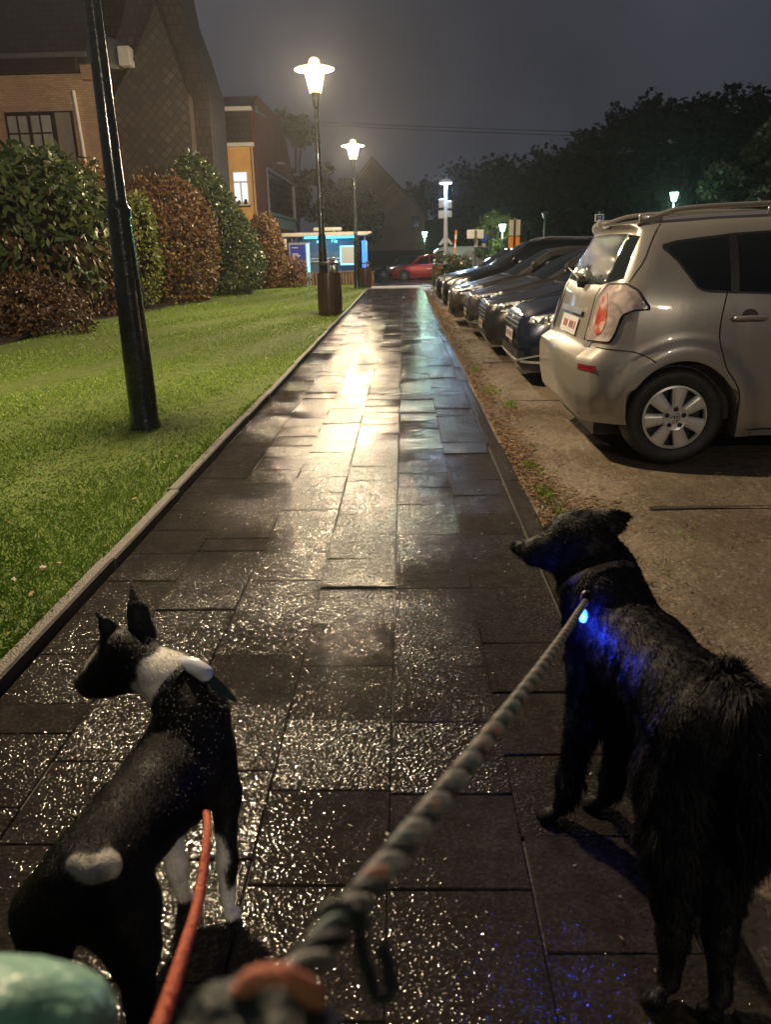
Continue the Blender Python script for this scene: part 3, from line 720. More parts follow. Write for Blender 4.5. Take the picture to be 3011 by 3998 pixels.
def tree(label, x, y, h, cr, seed, leaf='tree_leaf', n=9000, size=.3, base=.35, z0=-.4, group=None, clumps=26):
    rng = np.random.default_rng(seed)
    r = thing('leafy_tree', label, 'tree', (x, y, z0), 0, group)
    m = MB(); m.tube([(0,0,-.2),(.05,0,h*.2),(-.05,.05,h*.45),(.05,0,h*.75)], [.03*h*.5+.05,.025*h*.5,.018*h*.5,.04], 9)
    cen = []
    for i in range(clumps):
        a = rng.uniform(0, 6.28); zz = rng.uniform(base, .97); w = cr*math.sin(math.pi*min(1, max(.12, (1.03-zz)/(1.06-base)))**.75)*rng.uniform(.35, 1)
        c = np.array([math.cos(a)*w, math.sin(a)*w, zz*h]); cen.append(c)
        if i % 2 == 0: m.tube([(0,0,h*max(.18, zz*.62)), tuple(c*np.array([.5,.5,.9])), tuple(c)], [.05,.035,.01], 5)
    m.build('trunk', M['bark'], r, True)
    cen = np.array(cen); pick = rng.integers(0, clumps, n); sz = rng.uniform(.16, .34, clumps)*cr
    P = rng.normal(0, 1, (n, 3)); P /= np.linalg.norm(P, axis=1)[:, None]; Dn = P.copy(); P = cen[pick] + P*(rng.random(n)**.45*sz[pick])[:, None]*np.array([1,1,.7])
    V, F = leaf_cloud(P, Dn, size, .6, rng, .3); npmesh('crown', V, F, M[leaf], r)
    return r
tree('loose dark tree behind the red brick wall', -7.3, 56, 10.8, 2.1, 41, n=5200, size=.26, base=.4, clumps=24)
tree('smaller dim tree beside the loose tree by the red wall', -5.2, 58, 7.6, 1.7, 42, n=5000, size=.26, base=.3)
tree('dim tree over the roof of the bus shelter', -3.6, 60, 6.3, 1.9, 43, n=5000, size=.26, base=.2)
tree('bushy tree lit yellow green by a lamp beyond the road', 5.6, 50, 3.6, 1.5, 44, 'goldgreen', 5200, .2, .15)
tree('small dark round tree beside the lit bushy tree', 7.4, 53, 3.2, 1.3, 45, n=3600, size=.22, base=.15)
tree('tall tree lit faintly green beside the green lamp', 16.6, 43, 5.6, 2.2, 46, n=7000, size=.26, base=.12)
tree('dark tree behind the roof rails of the silver car', 20.6, 44, 8.4, 3.0, 47, n=7000, size=.3, base=.15)

# wooded hill: ground rising to the right and back, one mass of crowns on it
def hill_h(x, y):
    a = np.clip((y - 62)/40, 0, 1); b = np.clip((x - 1)/26, 0, 1)
    return -.5 + 7.2*(a*a*(3-2*a))*np.clip((x+6)/10, 0, 1)*(.75+.45*b) + 4.6*np.clip((x-19)/10, 0, 1)*np.clip((y-46)/14, 0, 1)
xs = np.linspace(-12, 90, 60); ys = np.linspace(58, 150, 40)
tag(MB().grid([[(x, y, float(hill_h(x, y))) for y in ys] for x in xs]).build('hill', M['earth'], smooth=True, sharp=0), 'dark hillside under the wood', kind='structure')
rng = np.random.default_rng(60)
Cs, Ns = [], []
for i in range(430):
    y = 60 + 58*rng.random()**1.1; x = rng.uniform(.0, 1.0)*(.62*y+22) + (-1.0 if y > 85 else 3 + (85-y)*.35)
    if y < 84 and x < 6: continue
    z = float(hill_h(np.array(x), np.array(y))); h = rng.uniform(3.2, 6.2); cr = rng.uniform(1.3, 2.6)
    k = 240 if y < 100 else 150
    nb = 7; bc = rng.normal(0, .55, (nb, 3))*np.array([cr, cr, h*.28]); pk = rng.integers(0, nb, k)
    D = rng.normal(0, 1, (k, 3)); D /= np.linalg.norm(D, axis=1)[:, None]
    P = np.array([x, y, z + h*.58]) + bc[pk] + D*np.array([cr*.5, cr*.5, h*.22])*(rng.random(k)**.4)[:, None]
    Cs.append(P); Ns.append(D)
Cs = np.concatenate(Cs); Ns = np.concatenate(Ns)
V, F = leaf_cloud(Cs, Ns, .62, .75, rng, .2)
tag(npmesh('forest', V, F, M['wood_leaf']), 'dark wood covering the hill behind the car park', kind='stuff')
# ------------------------------------------------------------------ poles, lamps and signs beyond the cars
simple('mast_white', (.7,.72,.74), .35, var=.08, coat=.3)
simple('sign_back', (.55,.52,.44), .45, metal=.2, var=.1); simple('sign_white', (.78,.77,.72), .4, var=.06); simple('sign_blue', (.025,.07,.3), .35, var=.1)
simple('sign_orange', (.85,.26,.02), .4, var=.08); simple('pole_grey', (.1,.1,.1), .45, metal=.5)
emis('cold_lamp', (.72,.88,1), 26); emis('green_lamp', (.45,1,.75), 18); emis('small_lamp', (.6,1,.72), 15)
r = thing('lamp_mast', 'white lamp mast with cold light and equipment boxes', 'lamp mast', (2.1,40,-.3))
MB().lathe([(.11,0),(.105,2.5),(.085,4.6)], 16).build('mast', M['mast_white'], r, True)
m = MB(); m.lathe([(.05,4.6),(.3,4.66),(.34,4.72),(.22,4.82),(.0,4.86)], 24); m.build('lamp_hood', M['mast_white'], r, True)
MB().lathe([(.0,4.60),(.26,4.62),(.3,4.66)], 24, close=False).build('lamp_glass', M['cold_lamp'], r, True)
for (x0,x1,z0,z1) in ((-.34,-.1,3.55,3.95),(-.36,-.1,3.05,3.42),(.1,.3,3.5,3.85),(.1,.3,3.1,3.4)): MB().box(x0,x1,-.15,.12,z0,z1,.03).build('equipment_box', M['mast_white'], r)
m = MB(); m.prism([(-.08,2.2),(-.34,1.85),(-.24,1.8),(-.08,1.95)], .1, 'Y', -.05); m.prism([(.08,2.2),(.36,1.88),(.28,1.8),(.08,1.95)], .1, 'Y', -.05); m.build('brackets', M['mast_white'], r)
point('lamp_bulb', (0,-.05,4.5), (.42,.66,1), 1500, .12, r)

def small_lamp(label, loc, h, mat, col, w, hood=True):
    r = thing('lantern_post', label, 'street lamp', loc)
    MB().lathe([(.07,-.3),(.06,1),(.045,h-.25)], 12).build('pole', M['iron_black'], r, True)
    MB().lathe([(.10,h-.25),(.2,h+.12),(.19,h+.13)], 16).build('lantern', M[mat], r, True)
    MB().lathe([(.27,h+.13),(.2,h+.2),(.06,h+.27),(0,h+.3)], 16).build('hood', M['iron_black'], r, True)
    point('bulb', (0,-.1,h-.45), col, w, .1, r)
small_lamp('green glowing lantern above the silver car', (13.2,40,-.3), 3.85, 'green_lamp', (.4,1,.7), 420)
small_lamp('tiny greenish lamp low beside the pale gable house', (1.65,62,-.5), 3.0, 'small_lamp', (.6,1,.7), 220)
small_lamp('small whitish lamp in front of the lit bushy tree', (5.85,47.6,-.4), 2.9, 'small_lamp', (.75,1,.6), 330)
r = thing('lantern_post', 'thin unlit lamp post against the dark wood', 'street lamp', (7.86,45,-.4))
MB().lathe([(.06,0),(.05,2),(.04,3.2)], 10).build('pole', M['pole_grey'], r, True); MB().lathe([(.08,3.2),(.17,3.45),(.2,3.5),(.0,3.62)], 14).build('lantern', M['pole_grey'], r, True)

r = thing('barrier_arm', 'raised orange and white barrier arm beside the white mast', 'barrier', (2.15,34,-.1))
m = MB()
for k in range(7): m.mi = k % 2; z = .9 + .18*k; m.add([(-.04+.012*k,-.02,z),(.04+.012*k,-.02,z),(.04+.012*k,.02,z),(-.04+.012*k,.02,z),(-.028+.012*k,-.02,z+.176),(.052+.012*k,-.02,z+.176),(.052+.012*k,.02,z+.176),(-.028+.012*k,.02,z+.176)], [(3,2,1,0),(4,5,6,7),(0,1,5,4),(1,2,6,5),(2,3,7,6),(3,0,4,7)])
m.build('arm', [M['sign_orange'], M['sign_white']], r); MB().box(-.15,.15,-.12,.12,0,.9,.02).build('housing', M['sign_orange'], r)

r = thing('traffic_sign', 'wide pale rectangular sign seen from behind with small plate under', 'sign', (2.68,30,0))
MB().tube([(0,0,-.2),(0,0,2.0)], .035, 8).build('pole', M['pole_grey'], r, True)
MB().box(-.31,.31,-.06,-.036,1.66,1.97,.01).build('plate', M['sign_white'], r); MB().box(-.03,.10,-.055,-.037,1.36,1.62,.005).build('small_plate', M['sign_back'], r)
MB().box(-.03,.03,-.075,-.06,1.45,1.95).build('clamp_rail', M['pole_grey'], r)
r = thing('traffic_sign', 'small blue sign behind the wide pale sign', 'sign', (3.2,32,0))
MB().tube([(0,0,-.2),(0,0,1.9)], .03, 8).build('pole', M['pole_grey'], r, True); MB().lathe([(0,-.02),(.17,-.02),(.17,.01),(0,.01)], 24, c=(0,-.05,1.72), axis='Y').build('plate', M['sign_blue'], r); MB().box(-.07,.07,-.06,-.04,1.36,1.5).build('small_plate', M['sign_back'], r)
r = thing('traffic_sign', 'tall grey sign back above an orange plate', 'sign', (3.31,24,0))
MB().box(-.03,.03,-.03,.03,-.2,2.06).build('pole', M['dark_frame'], r)
for (x0,x1) in ((-.165,-.036),(.036,.165)):
    MB().box(x0,x1,-.045,-.02,1.64,2.08,.006).build('back_plate', M['sign_back'], r); MB().box(x0-.01 if x0 < 0 else x0,x1 if x0 < 0 else x1-.01,-.05,-.022,1.18,1.615,.006).build('orange_plate', M['sign_orange'], r)
r = thing('traffic_sign', 'sign post with blue white square above round pale disc', 'sign', (6.27,26,0))
MB().tube([(0,0,-.2),(0,0,2.34)], .03, 8).build('pole', M['pole_grey'], r, True)
p = MB().box(-.15,.13,-.06,-.035,2.03,2.26,.01).build('square_plate', M['sign_white'], r)
m = MB(); m.box(-.115,-.05,-.066,-.061,2.06,2.23); m.box(.03,.095,-.066,-.061,2.06,2.23); m.box(-.05,.03,-.066,-.061,2.19,2.23); m.prism([(-.04,2.10),(.02,2.10),(.02,2.15),(-.01,2.18),(-.04,2.15)], .005, 'Y', -.066); m.build('pictogram', M['sign_blue'], p)
MB().lathe([(0,-.025),(.205,-.025),(.205,0),(0,0)], 28, c=(-.01,-.04,1.81), axis='Y').build('round_plate', M['sign_white'], r)
p = MB().box(-.19,.17,-.06,-.035,1.43,1.62,.01).build('lower_plate', M['sign_blue'], r)
m = MB(); [m.box(-.14,.12,-.066,-.061,z,z+.018) for z in (1.55,1.50)]; m.build('lines', M['sign_white'], p)
simple('cable_black', (.02,.02,.02), .6)
for (z, lb) in ((8.75,'upper black overhead cable across the sky'), (8.6,'lower black overhead cable across the sky')):
    P = [(-7+u*60, 50+u*6, z - .02*u*60 - 1.2*math.sin(math.pi*u)*.5 + (.25*u if z > 8.7 else 0)) for u in np.linspace(0,1,30)]
    tag(MB().tube(P, .018, 5).build('overhead_cable', M['cable_black'], None, True), lb, 'cable', 'overhead cables across the sky')
# ------------------------------------------------------------------ cars: a lofted shell, details laid on it by ray casting
def paint(name, col, metal=.6, rough=.32):
    t = NT(name); co = t.co()
    fl = t.noise(900, 2, .5, co)
    t.set(Base_Color=t.mix(t.ramp(fl, [(.4, 0.0), (.6, .35)]), col, tuple(min(1, c*1.35+.004) for c in col)), Metallic=metal, Roughness=rough, Coat_Weight=.9, Coat_Roughness=.06)
    d = t.voro(95, 'Distance', co); h = t.ramp(d, [(.10, 1.0), (.34, 0.0)]); pick = t.voro(95, 'Color', co)
    sp = t.n('ShaderNodeSeparateColor'); t.l(pick, sp.inputs[0])
    h = t.math('MULTIPLY', h, t.ramp(sp.outputs[0], [(.55, 0.0), (.6, 1.0)]))
    h = t.math('MULTIPLY', h, t.ramp(t.noise(3.0, 3, .5, co), [(.35, .15), (.6, 1.0)]))
    t.bump(h, .45, .004, 'Coat Normal'); t.bump(h, .12, .004, 'Normal')
    M[name] = t.mat; return t.mat
paint('paint_beige', (.29,.266,.234), .5, .36); paint('paint_navy', (.008,.012,.028)); paint('paint_graphite', (.035,.032,.03)); paint('paint_bronze', (.10,.085,.07))
paint('paint_black', (.007,.007,.008)); paint('paint_grey', (.09,.082,.075)); paint('paint_red', (.42,.01,.015), .2, .3); paint('paint_white', (.6,.58,.55), 0, .4)
t = NT('car_glass'); co = t.co()
d = t.voro(120, 'Distance', co); t.set(Base_Color=(.012,.016,.017), Roughness=.02, Specular_IOR_Level=.38); t.bump(t.ramp(d, [(.08, 1.0), (.25, 0.0)]), .10, .003); M['cglass'] = t.mat
simple('tyre', (.012,.012,.013), .55, bs=.4, bsc=50); simple('black_plastic', (.014,.014,.015), .45, bs=.2); simple('chrome', (.8,.8,.8), .16, metal=.8, var=.05)
simple('hub_silver', (.62,.6,.56), .38, metal=.35, var=.05); simple('alloy', (.3,.3,.3), .35, metal=.7, var=.1)
simple('plate_white', (.50,.49,.47), .4, var=.05); simple('plate_red', (.26,.03,.03), .4); simple('seam', (.012,.011,.01), .7)
t = NT('lamp_clear'); co = t.co(); v = t.voro(16, 'Color', co); sp = t.n('ShaderNodeSeparateColor'); t.l(v, sp.inputs[0])
t.set(Base_Color=t.ramp(sp.outputs[0], [(.2, (.06,.06,.06)), (.45, (.45,.45,.43)), (.7, (.85,.85,.82))], 'CONSTANT'), Metallic=.35, Roughness=.15, Coat_Weight=1.0); t.bump(t.voro(30, 'Distance', co), .6, .02); M['lamp_clear'] = t.mat
t = NT('lamp_tail'); co = t.co(); v = t.noise(9, 3, .5, co)
t.set(Base_Color=t.ramp(v, [(.36, (.50,.40,.36)), (.5, (.36,.29,.27)), (.62, (.62,.52,.47))]), Metallic=.25, Roughness=.14, Coat_Weight=1.0); t.bump(t.voro(24, 'Distance', co, 'SMOOTH_F1'), .22, .02); M['lamp_tail'] = t.mat
t = NT('lamp_red'); co = t.co(); t.set(Base_Color=t.ramp(t.noise(14, 2, .5, co), [(.38, (.34,.05,.04)), (.5, (.42,.10,.06)), (.62, (.52,.36,.32))]), Roughness=.15, Coat_Weight=1.0); t.bump(t.voro(30, 'Distance', co, 'SMOOTH_F1'), .25, .015); M['lamp_red'] = t.mat
simple('reflector_red', (.17,.010,.015), .2, coat=1)
simple('dash_light', (.3,.31,.28), .6)

def lerp(tab, x):
    return float(np.interp(x, [p[0] for p in tab], [p[1] for p in tab]))
def smooth_tab(tab, L, n=160, w=5):
    xs = np.linspace(0, L, n); ys = np.interp(xs, [p[0] for p in tab], [p[1] for p in tab])
    k = np.ones(w)/w; yp = np.convolve(np.pad(ys, w//2, mode='edge'), k, 'valid')
    return list(zip(xs, yp))
def cr_chain(P, sub):
    out = []
    for i in range(len(P)-1):
        p0 = P[max(i-1,0)]; p1 = P[i]; p2 = P[i+1]; p3 = P[min(i+2,len(P)-1)]
        for s in range(sub):
            t = s/sub
            out.append(tuple(.5*((2*b)+(c-a)*t+(2*a-5*b+4*c-d)*t*t+(3*b-a-3*c+d)*t**3) for a,b,c,d in zip(p0,p1,p2,p3)))
    out.append(P[-1]); return out

class Car:
    def __init__(s, name, label, cat, L, hw, prof, wheels, wr, arch, mat, shear, group=None, sub=4):
        """prof: tables over x for zb zw zs zr zt (heights) and wb ww ws wr (half widths / hw)"""
        s.root = thing(name, label, cat, group=group); s.L = L; s.hw = hw; s.wheels = wheels; s.mat = mat
        T = {k: smooth_tab(v, L, w=(3 if k == 'zb' else 5)) for k, v in prof.items()}; s.T = T
        xs = set(np.linspace(0, L, int(L/.045)).round(4)) | {.01,.025,.05,.08,.115,.15,.19} | {L-.01,L-.03,L-.06,L-.1}
        for xc in wheels:
            xs |= {round(xc-arch,4), round(xc-arch-.004,4), round(xc+arch,4), round(xc+arch+.004,4)} | {round(xc+arch*math.sin(R(a)),4) for a in range(-85,86,9)}
        xs = sorted(xs); rows = []
        for x in xs:
            g = {k: lerp(v, x) for k, v in T.items()}
            zb = g['zb']; fl = 0
            for xc in wheels:
                if abs(x-xc) <= arch: zb = max(zb, wr*.96 + math.sqrt(max(0, arch**2-(x-xc)**2)))
            s_ = hw
            zw = max(g['zw'], zb + .03); zs = max(g['zs'], zw+.03); zr = max(g['zr'], zs+.02); zt = max(g['zt'], zr+.015)
            P = [(g['wb']*s_, zb), (g['wb']*s_*.35+g['ww']*s_*.65, zb+(zw-zb)*.35), (g['ww']*s_, zw), (g['ws']*s_, zs), (g['wr']*s_, zr), (g['wr']*s_*.62, zt-(zt-zr)*.22), (0, zt)]
            half = cr_chain(P, sub)
            # the swelling round the wheel openings
            hh = []
            for (y, z) in half:
                for xc in wheels:
                    d = math.hypot(x-xc, z-wr*.96)
                    if z < zs: y += s.flare(d, arch)*min(1, y/(.5*hw))
                hh.append((y, z))
            ring = [(0, zb)] + hh
            full = [(y, z) for (y, z) in ring] + [(-y, z) for (y, z) in reversed(ring[1:-1])]
            rows.append([(x + shear(z)*math.exp(-x/.42), y, z) for (y, z) in full])
        n = len(rows[0]); V = [p for r in rows for p in r]; F = []
        for i in range(len(rows)-1):
            for k in range(n): F.append((i*n+k, i*n+(k+1)%n, (i+1)*n+(k+1)%n, (i+1)*n+k))
        for i0 in (0, len(rows)-1):                       # close both ends with strips so the cap shades well
            h = n//2
            for k in range(h):
                a, b, c, d = i0*n+k, i0*n+k+1, i0*n+(n-k-1)%n, i0*n+(n-k)%n
                q = [a, b, c, d]; q = [v for j, v in enumerate(q) if v not in q[:j]]
                if len(q) >= 3: F.append(tuple(q))
        s.V, s.F = V, F
        s.bvh = BVHTree.FromPolygons(V, F)
        mb = MB(); mb.add(V, F); s.body = mb.build('body', M[mat], s.root, True, 62)
        # dark inside: underbody and wheel houses
        m = MB(); a0, a1 = wheels[0], wheels[1]
        m.box(a0-arch*.98, a0+arch*.98, -hw*.90, hw*.90, wr*.9, lerp(T['zw'], a0)+.12 if False else wr*.96+arch*.9)
        m.box(a1-arch*.98, a1+arch*.98, -hw*.90, hw*.90, wr*.9, wr*.96+arch*.9)
        m.box(.25, L-.25, -hw*.62, hw*.62, .13, .34)
        m.build('underbody', M['black_plastic'], s.root)
    def flare(s, d, arch):
        return .022*math.exp(-((d-arch-.02)/.06)**2) if d > arch*.9 else .01
    def hit(s, o, d):
        h = s.bvh.ray_cast(Vector(o), Vector(d).normalized())
        return h[0], h[1]
    def patch(s, rays, name, mat, off=.004, parent=None, mirror=False):
        """rays: grid of (origin, direction); every hit is lifted off along the ray towards where it came from (or away from the axis)"""
        G = []
        for r in rays:
            row = []
            for (o, d, outw) in r:
                p, nrm = s.hit(o, d)
                if p is None: p = s.bvh.find_nearest(Vector(o) + Vector(d).normalized()*2.7)[0]
                dd = Vector(d).normalized()*(1 if outw else -1)
                row.append(tuple(p + dd*off))
            G.append(row)
        m = MB(); m.grid(G)
        o1 = m.build(name, M[mat] if isinstance(mat, str) else mat, parent or s.root, True, 60); out = [o1]
        if mirror:
            m = MB(); m.grid([[(p[0], -p[1], p[2]) for p in r] for r in G]); out.append(m.build(name, M[mat], parent or s.root, True, 60))
        return out
    def side(s, x0, x1, zlo, zhi, name, mat, nx=16, nz=6, off=.004, mirror=True, parent=None):
        f = lambda t, q: lerp(q, t) if hasattr(q, '__len__') else q
        rays = [[((x, -3, f(x, zlo)+(f(x, zhi)-f(x, zlo))*k/(nz-1)), (0, 1, 0), 0) for k in range(nz)] for x in np.linspace(x0, x1, nx)]
        return s.patch(rays, name, mat, off, parent, mirror)
    def radial(s, t0, t1, zlo, zhi, name, mat, nt_=14, nz=6, off=.005, mirror=True, cx=1.0, parent=None):
        """t in degrees from straight ahead (x = -inf) round to the near side"""
        f = lambda t, q: lerp(q, t) if hasattr(q, '__len__') else q
        rays = [[((cx - 4*math.cos(R(t)), -4*math.sin(R(t)), f(t, zlo)+(f(t, zhi)-f(t, zlo))*k/(nz-1)), (math.cos(R(t)), math.sin(R(t)), 0), 0) for k in range(nz)] for t in np.linspace(t0, t1, nt_)]
        return s.patch(rays, name, mat, off, parent, mirror)
    def top(s, x0, x1, w0, w1, name, mat, nx=12, ny=13, off=.004, bow=.0):
        rays = []
        for i in range(nx):
            u = i/(nx-1); w = w0+(w1-w0)*u
            rays.append([(((x0+(x1-x0)*u) + bow*(v*v), v*w, 4), (0, 0, -1), 0) for v in np.linspace(-1, 1, ny)])
        return s.patch(rays, name, mat, off)
    def front(s, y0, y1, zlo, zhi, name, mat, ny=12, nz=6, off=.006, mirror=False, parent=None):
        f = lambda t, q: lerp(q, t) if hasattr(q, '__len__') else q
        rays = [[((-2, y, f(y, zlo)+(f(y, zhi)-f(y, zlo))*k/(nz-1)), (1, 0, 0), 0) for k in range(nz)] for y in np.linspace(y0, y1, ny)]
        return s.patch(rays, name, mat, off, parent, mirror)
    def line(s, pts, name='seam', r=.004, mirror=True, mat='seam', lift=.0):
        P = []
        for (x, z) in cr_chain([tuple(p) for p in pts], 5):
            p, _ = s.hit((x, -3, z), (0, 1, 0))
            if p is not None: P.append((p.x, p.y-lift, p.z))
        if len(P) < 2: return
        MB().tube(P, r, 5).build(name, M[mat], s.root, True)
        if mirror: MB().tube([(a, -b, c) for a, b, c in P], r, 5).build(name, M[mat], s.root, True)
    def handle(s, x, z):
        p, _ = s.hit((x, -3, z), (0, 1, 0))
        for sg in (1, -1):
            m = MB(); y = p.y*sg
            m.tube([(x-.10, y, z-.004), (x-.085, y-.024*sg, z), (x, y-.032*sg, z+.003), (x+.085, y-.024*sg, z), (x+.10, y, z-.004)], [.010,.014,.015,.014,.010], 10)
            m.build('door_handle', s.body.data.materials[0], s.root, True)
    def mirror(s, x, z, mat):
        p, _ = s.hit((x, -3, z), (0, 1, 0))
        for sg in (1, -1):
            m = MB(); y = p.y*sg - .09*sg
            m.lathe([(.0,-.05),(.05,-.045),(.075,-.01),(.07,.03),(.0,.035)], 14, c=(x,y,z+.07), axis='X')
            m.tube([(x, p.y*sg, z), (x, y, z+.04)], .016, 6); m.build('wing_mirror', M[mat], s.root, True)
    def wheel(s, x, wr, tw, style):
        for sg in (-1, 1):
            yo = sg*(s.hw - .012)
            w = bpy.data.objects.new('wheel', None); COL.objects.link(w); w.parent = s.root; w.location = (x, yo, wr*.985); w.empty_display_size = .1
            if sg > 0: w.rotation_euler.z = math.pi
            rr = wr*(.655 if style == 'cap' else .70)
            m = MB(); m.lathe([(rr*.97,.02),(rr*1.0,.004),(rr*1.04,-.004),(wr*.86,-.014),(wr*.95,-.004),(wr*.985,.018),(wr,.05),(wr,tw-.03),(wr*.97,tw),(rr,tw-.01)], 48, axis='Y', close=False)
            m.build('tyre', M['tyre'], w, True, 50)
            m = MB(); m.lathe([(0,.065),(rr*.99,.06),(rr*.99,.12)], 32, axis='Y', close=False); m.build('rim_back', M['black_plastic'], w, True)
            if style == 'cap': s.hubcap(w, rr)
            else:
                m = MB(); m.lathe([(rr*.99,.0),(rr*1.0,-.003),(rr*.9,.008),(rr*.88,.03)], 40, axis='Y', close=False); m.lathe([(0,-.002),(.05,0),(.062,.02)], 20, axis='Y', close=False)
                for k in range(style):
                    a = 2*math.pi*k/style + .3
                    m.tube([(.04*math.cos(a), .012, .04*math.sin(a)), (rr*.55*math.cos(a), .008, rr*.55*math.sin(a)), (rr*.92*math.cos(a), .012, rr*.92*math.sin(a))], [.02,.016,.02], 8)
                m.build('rim', M['alloy'], w, True)
    def hubcap(s, w, rr):
        # ring, seven broad flat spokes, centre with five bolt wells and an emblem
        m = MB(); m.lathe([(rr*.90,.022),(rr*.905,.006),(rr*.93,-.002),(rr*.99,.002),(rr*1.01,.012)], 56, axis='Y', close=False)
        n = 7
        for k in range(n):
            a0 = 2*math.pi*k/n + R(84)
            P = []
            for i, u in enumerate(np.linspace(0, 1, 7)):
                r_ = rr*(.36 + .56*u); hwid = rr*(.155 + .085*u)
                row = []
                for v in np.linspace(-1, 1, 7):
                    q = hwid*v; yy = -.010 + .012*abs(v)**4 + .005*u
                    c, sn = math.cos(a0), math.sin(a0)
                    row.append((r_*c - q*sn, yy, r_*sn + q*c))
                P.append(row)
            m.grid(P)
            for v in (-1, 1):                             # turned-in edges of the spoke
                e = []
                for u in np.linspace(0, 1, 7):
                    r_ = rr*(.36 + .56*u); q = rr*(.155 + .085*u)*v; c, sn = math.cos(a0), math.sin(a0)
                    e.append([(r_*c-q*sn, .002+.005*u, r_*sn+q*c), (r_*c-q*sn, .035, r_*sn+q*c)])
                m.grid(e)
        m.lathe([(rr*.41,.02),(rr*.41,-.006),(rr*.385,-.012),(rr*.33,-.008),(rr*.17,-.006)], 40, axis='Y', close=False)
        m.build('hubcap', M['hub_silver'], w, True, 40)
        m = MB(); m.lathe([(0,-.018),(rr*.13,-.018),(rr*.165,-.012),(rr*.17,-.004)], 28, axis='Y', close=False); m.build('centre_cap', M['chrome'], w, True)
        m = MB()
        def ell(a, b, cz=0):
            P = [(a*math.cos(t_), -.0195, b*math.sin(t_)+cz) for t_ in np.linspace(0, 2*math.pi, 25)]; m.tube(P, .0016, 5, False)
        ell(.023,.016); ell(.008,.015); ell(.014,.006,.008); m.build('emblem', M['seam'], w)
        for k in range(5):
            a = 2*math.pi*k/5 + R(90); MB().lathe([(0,-.0125),(.014,-.0125),(.014,-.008)], 14, c=(rr*.27*math.cos(a), 0, rr*.27*math.sin(a)), axis='Y', close=False).build('bolt_well', M['seam'], w)
    def place(s, X, Y, rz=0, z=0):
        s.root.location = (X, Y, z); s.root.rotation_euler.z = rz; return s

# --- the silver beige people carrier, its tail towards the path (x = 0 is the rear bumper)
def shear_mpv(z): return .072 + float(np.interp(z, [.2,.3,.42,.60,.645,.675,.70,1.0,1.35,1.37,1.41,1.45], [.10,.035,.012,.0,.006,.062,.078,.15,.33,.335,.295,.36]))
prof = dict(
 zb=[(0,.25),(.3,.255),(.7,.17),(3.4,.17),(3.9,.22),(4.1,.25)], zw=[(0,.50),(.4,.52),(4.1,.5)],
 zs=[(0,1.00),(1.0,1.0),(3.0,.93),(3.3,.84),(4.0,.66),(4.1,.6)], zr=[(0,1.365),(.5,1.375),(1.2,1.385),(2.0,1.36),(2.45,1.2),(3.1,.90),(4.0,.72),(4.1,.65)],
 zt=[(0,1.405),(.35,1.435),(.8,1.47),(1.4,1.49),(2.0,1.47),(2.5,1.28),(3.1,.97),(3.6,.87),(4.0,.76),(4.1,.68)],
 wb=[(0,.70),(.06,.84),(.2,.93),(.4,.95),(3.7,.95),(4.0,.8),(4.1,.6)], ww=[(0,.72),(.03,.86),(.10,.945),(.25,.985),(.5,1.0),(3.4,1.0),(3.8,.93),(4.02,.78),(4.1,.6)],
 ws=[(0,.62),(.04,.76),(.12,.86),(.28,.93),(.6,.955),(2.9,.95),(3.6,.86),(4.0,.7),(4.1,.55)], wr=[(0,.50),(.05,.60),(.15,.67),(.35,.71),(.8,.74),(2.0,.74),(2.6,.72),(3.4,.7),(4.0,.6),(4.1,.5)])
class Mpv(Car):
    def flare(s, d, arch):
        return .030*(1/(1+math.exp((d-arch-.105)/.012))) if d > arch*.8 else .03
mpv = Mpv('parked_car', 'silver beige people carrier parked nearest with its tail to the path', 'car', 4.1, .80, prof, (.662, 3.25), .298, .352, 'paint_beige', shear_mpv, 'cars parked along the path', 12)
c = mpv
for x in c.wheels: c.wheel(x, .298, .185, 'cap')
# rear window, wrapped round the corners
c.radial(-42, 42, [(-42,1.10),(-30,1.06),(0,1.045),(30,1.06),(42,1.10)], [(-42,1.335),(-32,1.352),(0,1.356),(32,1.352),(42,1.335)], 'rear_window', 'cglass', 30, 10, .004, False, cx=1.05)
c.side(.57, .93, [(.57,1.265),(.62,1.21),(.74,1.045),(.78,1.033),(.93,1.022)], [(.57,1.275),(.63,1.293),(.93,1.325)], 'quarter_window', 'cglass', 14, 7)
c.side(.965, 1.72, [(.965,1.02),(1.72,.99)], [(.965,1.328),(1.3,1.342),(1.72,1.338)], 'side_window', 'cglass', 14, 7)
c.side(1.76, 2.75, [(1.76,.99),(2.75,.945)], [(1.76,1.336),(2.0,1.31),(2.4,1.15),(2.75,.95)], 'side_window', 'cglass', 18, 7)
c.side(.915, .965, [(.915,1.012),(.965,1.01)], [(.915,1.33),(.965,1.335)], 'window_pillar', 'black_plastic', 3, 5, .006)
c.side(.54, 2.75, [(.54,1.262),(.61,1.198),(.735,1.03),(.79,1.016),(2.75,.93)], [(.54,1.285),(.62,1.306),(.95,1.34),(1.3,1.355),(1.75,1.35),(2.0,1.325),(2.45,1.15),(2.75,.95)], 'window_surround', 'black_plastic', 60, 6, .0018)
c.top(2.1, 2.95, .60, .66, 'windscreen', 'cglass')
